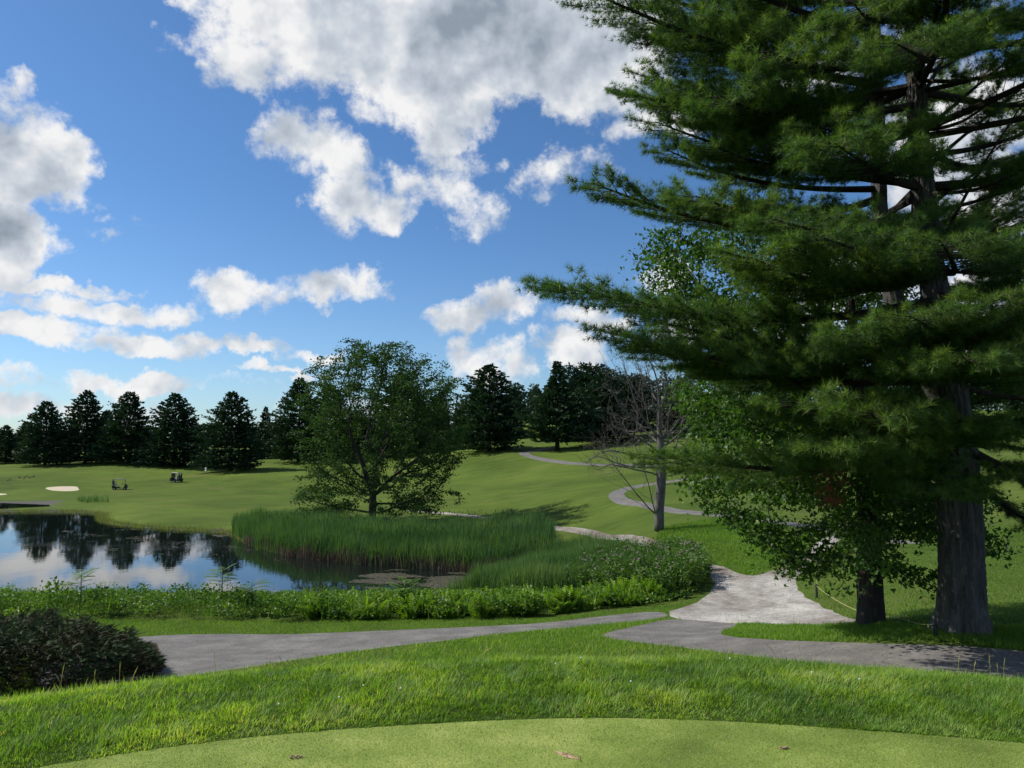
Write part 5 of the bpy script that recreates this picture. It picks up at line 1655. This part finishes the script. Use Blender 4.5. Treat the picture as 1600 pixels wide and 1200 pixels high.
def make_cart():
    root = empty('golf_cart', (0, 0, 0))
    S = Soup(); profile_x(S, [(-1.15, .35), (-1.2, .75), (-.75, .82), (-.72, .55), (-.05, .55), (-.02, .36), (.55, .34), (.75, .6), (.8, .98), (1.0, .95), (1.2, .62), (1.22, .36), (1.0, .28), (-1.0, .28)], 1.1)
    obj('body', S.mesh('body', [M['cart_body']]), root)
    S = Soup(); box(S, (-.02, 0, 1.84), (1.75, 1.14, .05), top=.96); box(S, (-.02, 0, 1.885), (1.5, .95, .04), top=.9)
    obj('roof', S.mesh('roof', [M['cart_roof']]), root)
    for (x0, x1, y) in ((.92, .72, .5), (.92, .72, -.5), (-.8, -.7, .5), (-.8, -.7, -.5)):
        S = Soup(); tube(S, [(x0, y, .7), (x1, y, 1.83)], .022, 8); obj('roof_post', S.mesh('roof_post', [M['cart_metal']]), root)
    S = Soup(); box(S, (.84, 0, 1.4), (.015, .92, .75)); o = obj('windshield', S.mesh('windshield', [M['glass']]), root)
    S = Soup(); box(S, (-.38, 0, .86), (.52, 1.02, .13), top=.94); obj('seat', S.mesh('seat', [M['cart_seat']]), root)
    S = Soup(); box(S, (-.66, 0, 1.12), (.11, 1.0, .40), top=.92); obj('backrest', S.mesh('backrest', [M['cart_seat']]), root)
    S = Soup()
    a = np.linspace(0, 2 * np.pi, 16)
    tube(S, [(.38 + .08 * math.sin(t), .27 + .17 * math.cos(t), 1.12 + .15 * math.sin(t)) for t in a], .014, 6)
    tube(S, [(.38, .27, 1.1), (.7, .27, .85)], .018, 6)
    obj('steering_wheel', S.mesh('steering_wheel', [M['tyre']]), root)
    for x in (.82, -.80):
        for y in (-.5, .5):
            S = Soup(); lathe_y(S, [(.13, -.09), (.22, -.10), (.235, -.06), (.235, .06), (.22, .10), (.13, .09)], c=(0, 0, 0)); w = obj('wheel', S.mesh('wheel', [M['tyre']]), root, (x, y, .235))
            S = Soup(); lathe_y(S, [(.0, -.07), (.12, -.075), (.13, -.05), (.13, .05), (.12, .075), (.0, .07)]); obj('rim', S.mesh('rim', [M['rim']]), w)
    S = Soup(); box(S, (-1.0, 0, .84), (.34, 1.0, .04)); obj('bag_rack', S.mesh('bag_rack', [M['cart_metal']]), root)
    for y in (-.26, .26):
        S = Soup(); tube(S, [(-.98, y, .88), (-1.02, y, 1.2), (-1.08, y, 1.58)], [.13, .14, .13], 10)
        for k in range(6):
            a = k * 1.05; p = np.array((-1.08 + .06 * math.cos(a), y + .06 * math.sin(a), 1.55))
            tube(S, [p, p + (-.02, 0, .22)], .008, 4); box(S, p + (-.02, 0, .25), (.05, .09, .05))
        tag(obj('golf_bag', S.mesh('golf_bag', [M['bag']]), root), 'golf bag with clubs standing in the rack')
    return root
def copy_tree(o, parent=None):
    c = o.copy(); COL.objects.link(c)
    if parent is not None: c.parent = parent
    for ch in list(o.children): copy_tree(ch, c)
    return c
bpy.context.view_layer.update()
cart = make_cart()
def set_on(o, px, py, rz, ymin=60):
    q = hit(px, py, ymin=ymin); o.location = (q[0], q[1], ground_at(*q)); o.rotation_euler = (0, 0, rz); return q
bpy.context.view_layer.update()
cart2 = copy_tree(cart)
cart.scale = (1.1, 1.1, 1.1); cart2.scale = (1.1, 1.1, 1.1)
set_on(cart, 187, 765.5, R(20)); tag(cart, 'dark golf cart parked beside the sand bunker, the nearer one', 'golf cart', 'golf carts on the far fairway')
set_on(cart2, 275.5, 754, R(155)); tag(cart2, 'dark golf cart farther up the fairway, right of the other cart', 'golf cart', 'golf carts on the far fairway')

# ------------------------------------------------------------------ golfer and geese (skinned bodies)
def skin_obj(name, joints, bones, rads, mat, parent=None, root_i=0, lv=2):
    me = bpy.data.meshes.new(name)
    me.from_pydata([tuple(j) for j in joints], bones, [])
    me.materials.append(mat)
    o = obj(name, me, parent)
    md = o.modifiers.new('skin', 'SKIN'); md.use_smooth_shade = True
    if not me.skin_vertices:
        bpy.context.view_layer.objects.active = o
        o.select_set(True)
    sl = me.skin_vertices[0].data if me.skin_vertices else None
    if sl is None: raise RuntimeError('no skin layer')
    for i, r_ in enumerate(rads):
        sl[i].radius = (r_, r_) if not isinstance(r_, tuple) else r_
        sl[i].use_root = (i == root_i)
    sd = o.modifiers.new('sub', 'SUBSURF'); sd.levels = lv; sd.render_levels = lv
    return o
M['skin'] = simple_mat('skin', (0.45, 0.27, 0.19), 0.6)
M['hair'] = simple_mat('dark hair', (0.02, 0.015, 0.01), 0.7)
M['goose_dark'] = simple_mat('goose brown feathers', (0.045, 0.038, 0.030), 0.8)
M['goose_black'] = simple_mat('goose black neck', (0.01, 0.01, 0.01), 0.6)
M['goose_white'] = simple_mat('goose white chin', (0.6, 0.58, 0.52), 0.7)

def golfer():
    q = hit(321.5, 741, ymin=60); z = ground_at(*q)
    root = empty('person', (q[0], q[1], z), R(160))
    tag(root, 'golfer in white shirt and pale shorts standing on the far fairway', 'person')
    J = [(0, 0, .95), (0, 0, 1.15), (0, .02, 1.38), (0, .02, 1.50), (0, .01, 1.56), (0, .0, 1.66), (0, 0, 1.75),
         (.17, .02, 1.42), (.24, .0, 1.18), (.20, -.16, .98), (.15, -.22, .92), (-.17, .02, 1.42), (-.24, 0, 1.18), (-.20, -.14, .98), (-.15, -.22, .92),
         (.10, 0, .88), (.12, -.02, .50), (.13, .02, .10), (.13, -.10, .04), (.13, -.17, .03), (-.10, 0, .88), (-.12, -.02, .50), (-.13, .02, .10), (-.13, -.10, .04), (-.13, -.17, .03)]
    Bn = [(0, 1), (1, 2), (2, 3), (3, 4), (4, 5), (5, 6), (2, 7), (7, 8), (8, 9), (9, 10), (2, 11), (11, 12), (12, 13), (13, 14), (0, 15), (15, 16), (16, 17), (17, 18), (18, 19), (0, 20), (20, 21), (21, 22), (22, 23), (23, 24)]
    Rd = [(.15, .11), (.14, .10), (.16, .11), .06, .055, (.085, .1), .05, .06, .045, .033, .028, .06, .045, .033, .028, .09, .06, .04, .04, .03, .09, .06, .04, .04, .03]
    skin_obj('body', J, Bn, Rd, M['skin'], root)
    Js = [(0, 0, .93), (0, 0, 1.15), (0, .02, 1.38), (0, .02, 1.46), (.17, .02, 1.42), (.225, .01, 1.24), (-.17, .02, 1.42), (-.225, .01, 1.24)]
    skin_obj('shirt', Js, [(0, 1), (1, 2), (2, 3), (2, 4), (4, 5), (2, 6), (6, 7)], [(.18, .14), (.17, .13), (.185, .135), .075, .08, .065, .08, .065], M['white'], root)
    Jp = [(0, 0, .95), (.10, 0, .86), (.12, -.01, .55), (-.10, 0, .86), (-.12, -.01, .55)]
    skin_obj('shorts', Jp, [(0, 1), (1, 2), (0, 3), (3, 4)], [(.18, .14), .11, .09, .11, .09], M['white'], root)
    S = Soup(); ball(S, (0, .01, 1.70), .105, 6, 10, sc_=(.95, 1.05, .8)); obj('hair', S.mesh('hair', [M['hair']], True), root)
    S = Soup(); ball(S, (.03, -.095, 1.68), .012, 4, 6); ball(S, (-.03, -.095, 1.68), .012, 4, 6); obj('eyes', S.mesh('eyes', [M['hair']], True), root)
    S = Soup(); ball(S, (0, -.11, 1.65), .018, 4, 6, sc_=(.7, 1, 1.3)); obj('nose', S.mesh('nose', [M['skin']], True), root)
golfer()

def make_goose():
    root = empty('goose', (0, 0, 0))
    J = [(0, 0, .32), (.2, 0, .36), (.33, 0, .45), (.38, 0, .60), (.40, 0, .70), (.50, 0, .69), (-.25, 0, .31), (-.42, 0, .30)]
    skin_obj('body', J, [(0, 1), (1, 2), (2, 3), (3, 4), (4, 5), (0, 6), (6, 7)], [(.14, .13), (.11, .11), .06, .035, .045, .015, (.10, .08), .03], M['goose_dark'], root)
    S = Soup(); tube(S, [(.32, 0, .46), (.375, 0, .60), (.405, 0, .71), (.44, 0, .735)], [.062, .044, .05, .03], 8); obj('neck', S.mesh('neck', [M['goose_black']], True), root)
    for y in (-.06, .06):
        S = Soup(); tube(S, [(0, y, .24), (.01, y, .02)], .012, 5); box(S, (.04, y, .01), (.1, .06, .015)); obj('leg', S.mesh('leg', [M['goose_black']]), root)
    return root
bpy.context.view_layer.update()
goose = make_goose()
bpy.context.view_layer.update()
gl = [(31, 748.0, 'walking goose nearest the left edge of the fairway'), (37, 749.5, 'dark goose second from the left in the flock'), (39.5, 747.0, 'dark goose just behind the second of the flock'), (46, 748.5, 'dark goose in the middle of the flock'),
      (50, 747.2, 'dark goose right of the middle of the flock'), (53, 746.4, 'last dark goose at the right end of the flock'), (17, 751.5, 'lone dark goose apart to the left of the flock'), (12, 752.5, 'farthest left goose, beside the lone one')]
for i, (px, py, lb) in enumerate(gl):
    g_ = goose if i == 0 else copy_tree(goose)
    set_on(g_, px, py, random.uniform(-.6, .6) + (math.pi if i % 3 == 0 else 0))
    g_.scale = (.75, .75, .75)
    tag(g_, lb, 'goose', 'geese grazing above the sand bunker')

tot = 0
seen = set()
for o in bpy.data.objects:
    if o.type == 'MESH' and o.data.name not in seen:
        seen.add(o.data.name); tot += sum(len(p.vertices) - 2 for p in o.data.polygons) if len(o.data.polygons) < 1000 else len(o.data.polygons)
print('unique tris', tot)
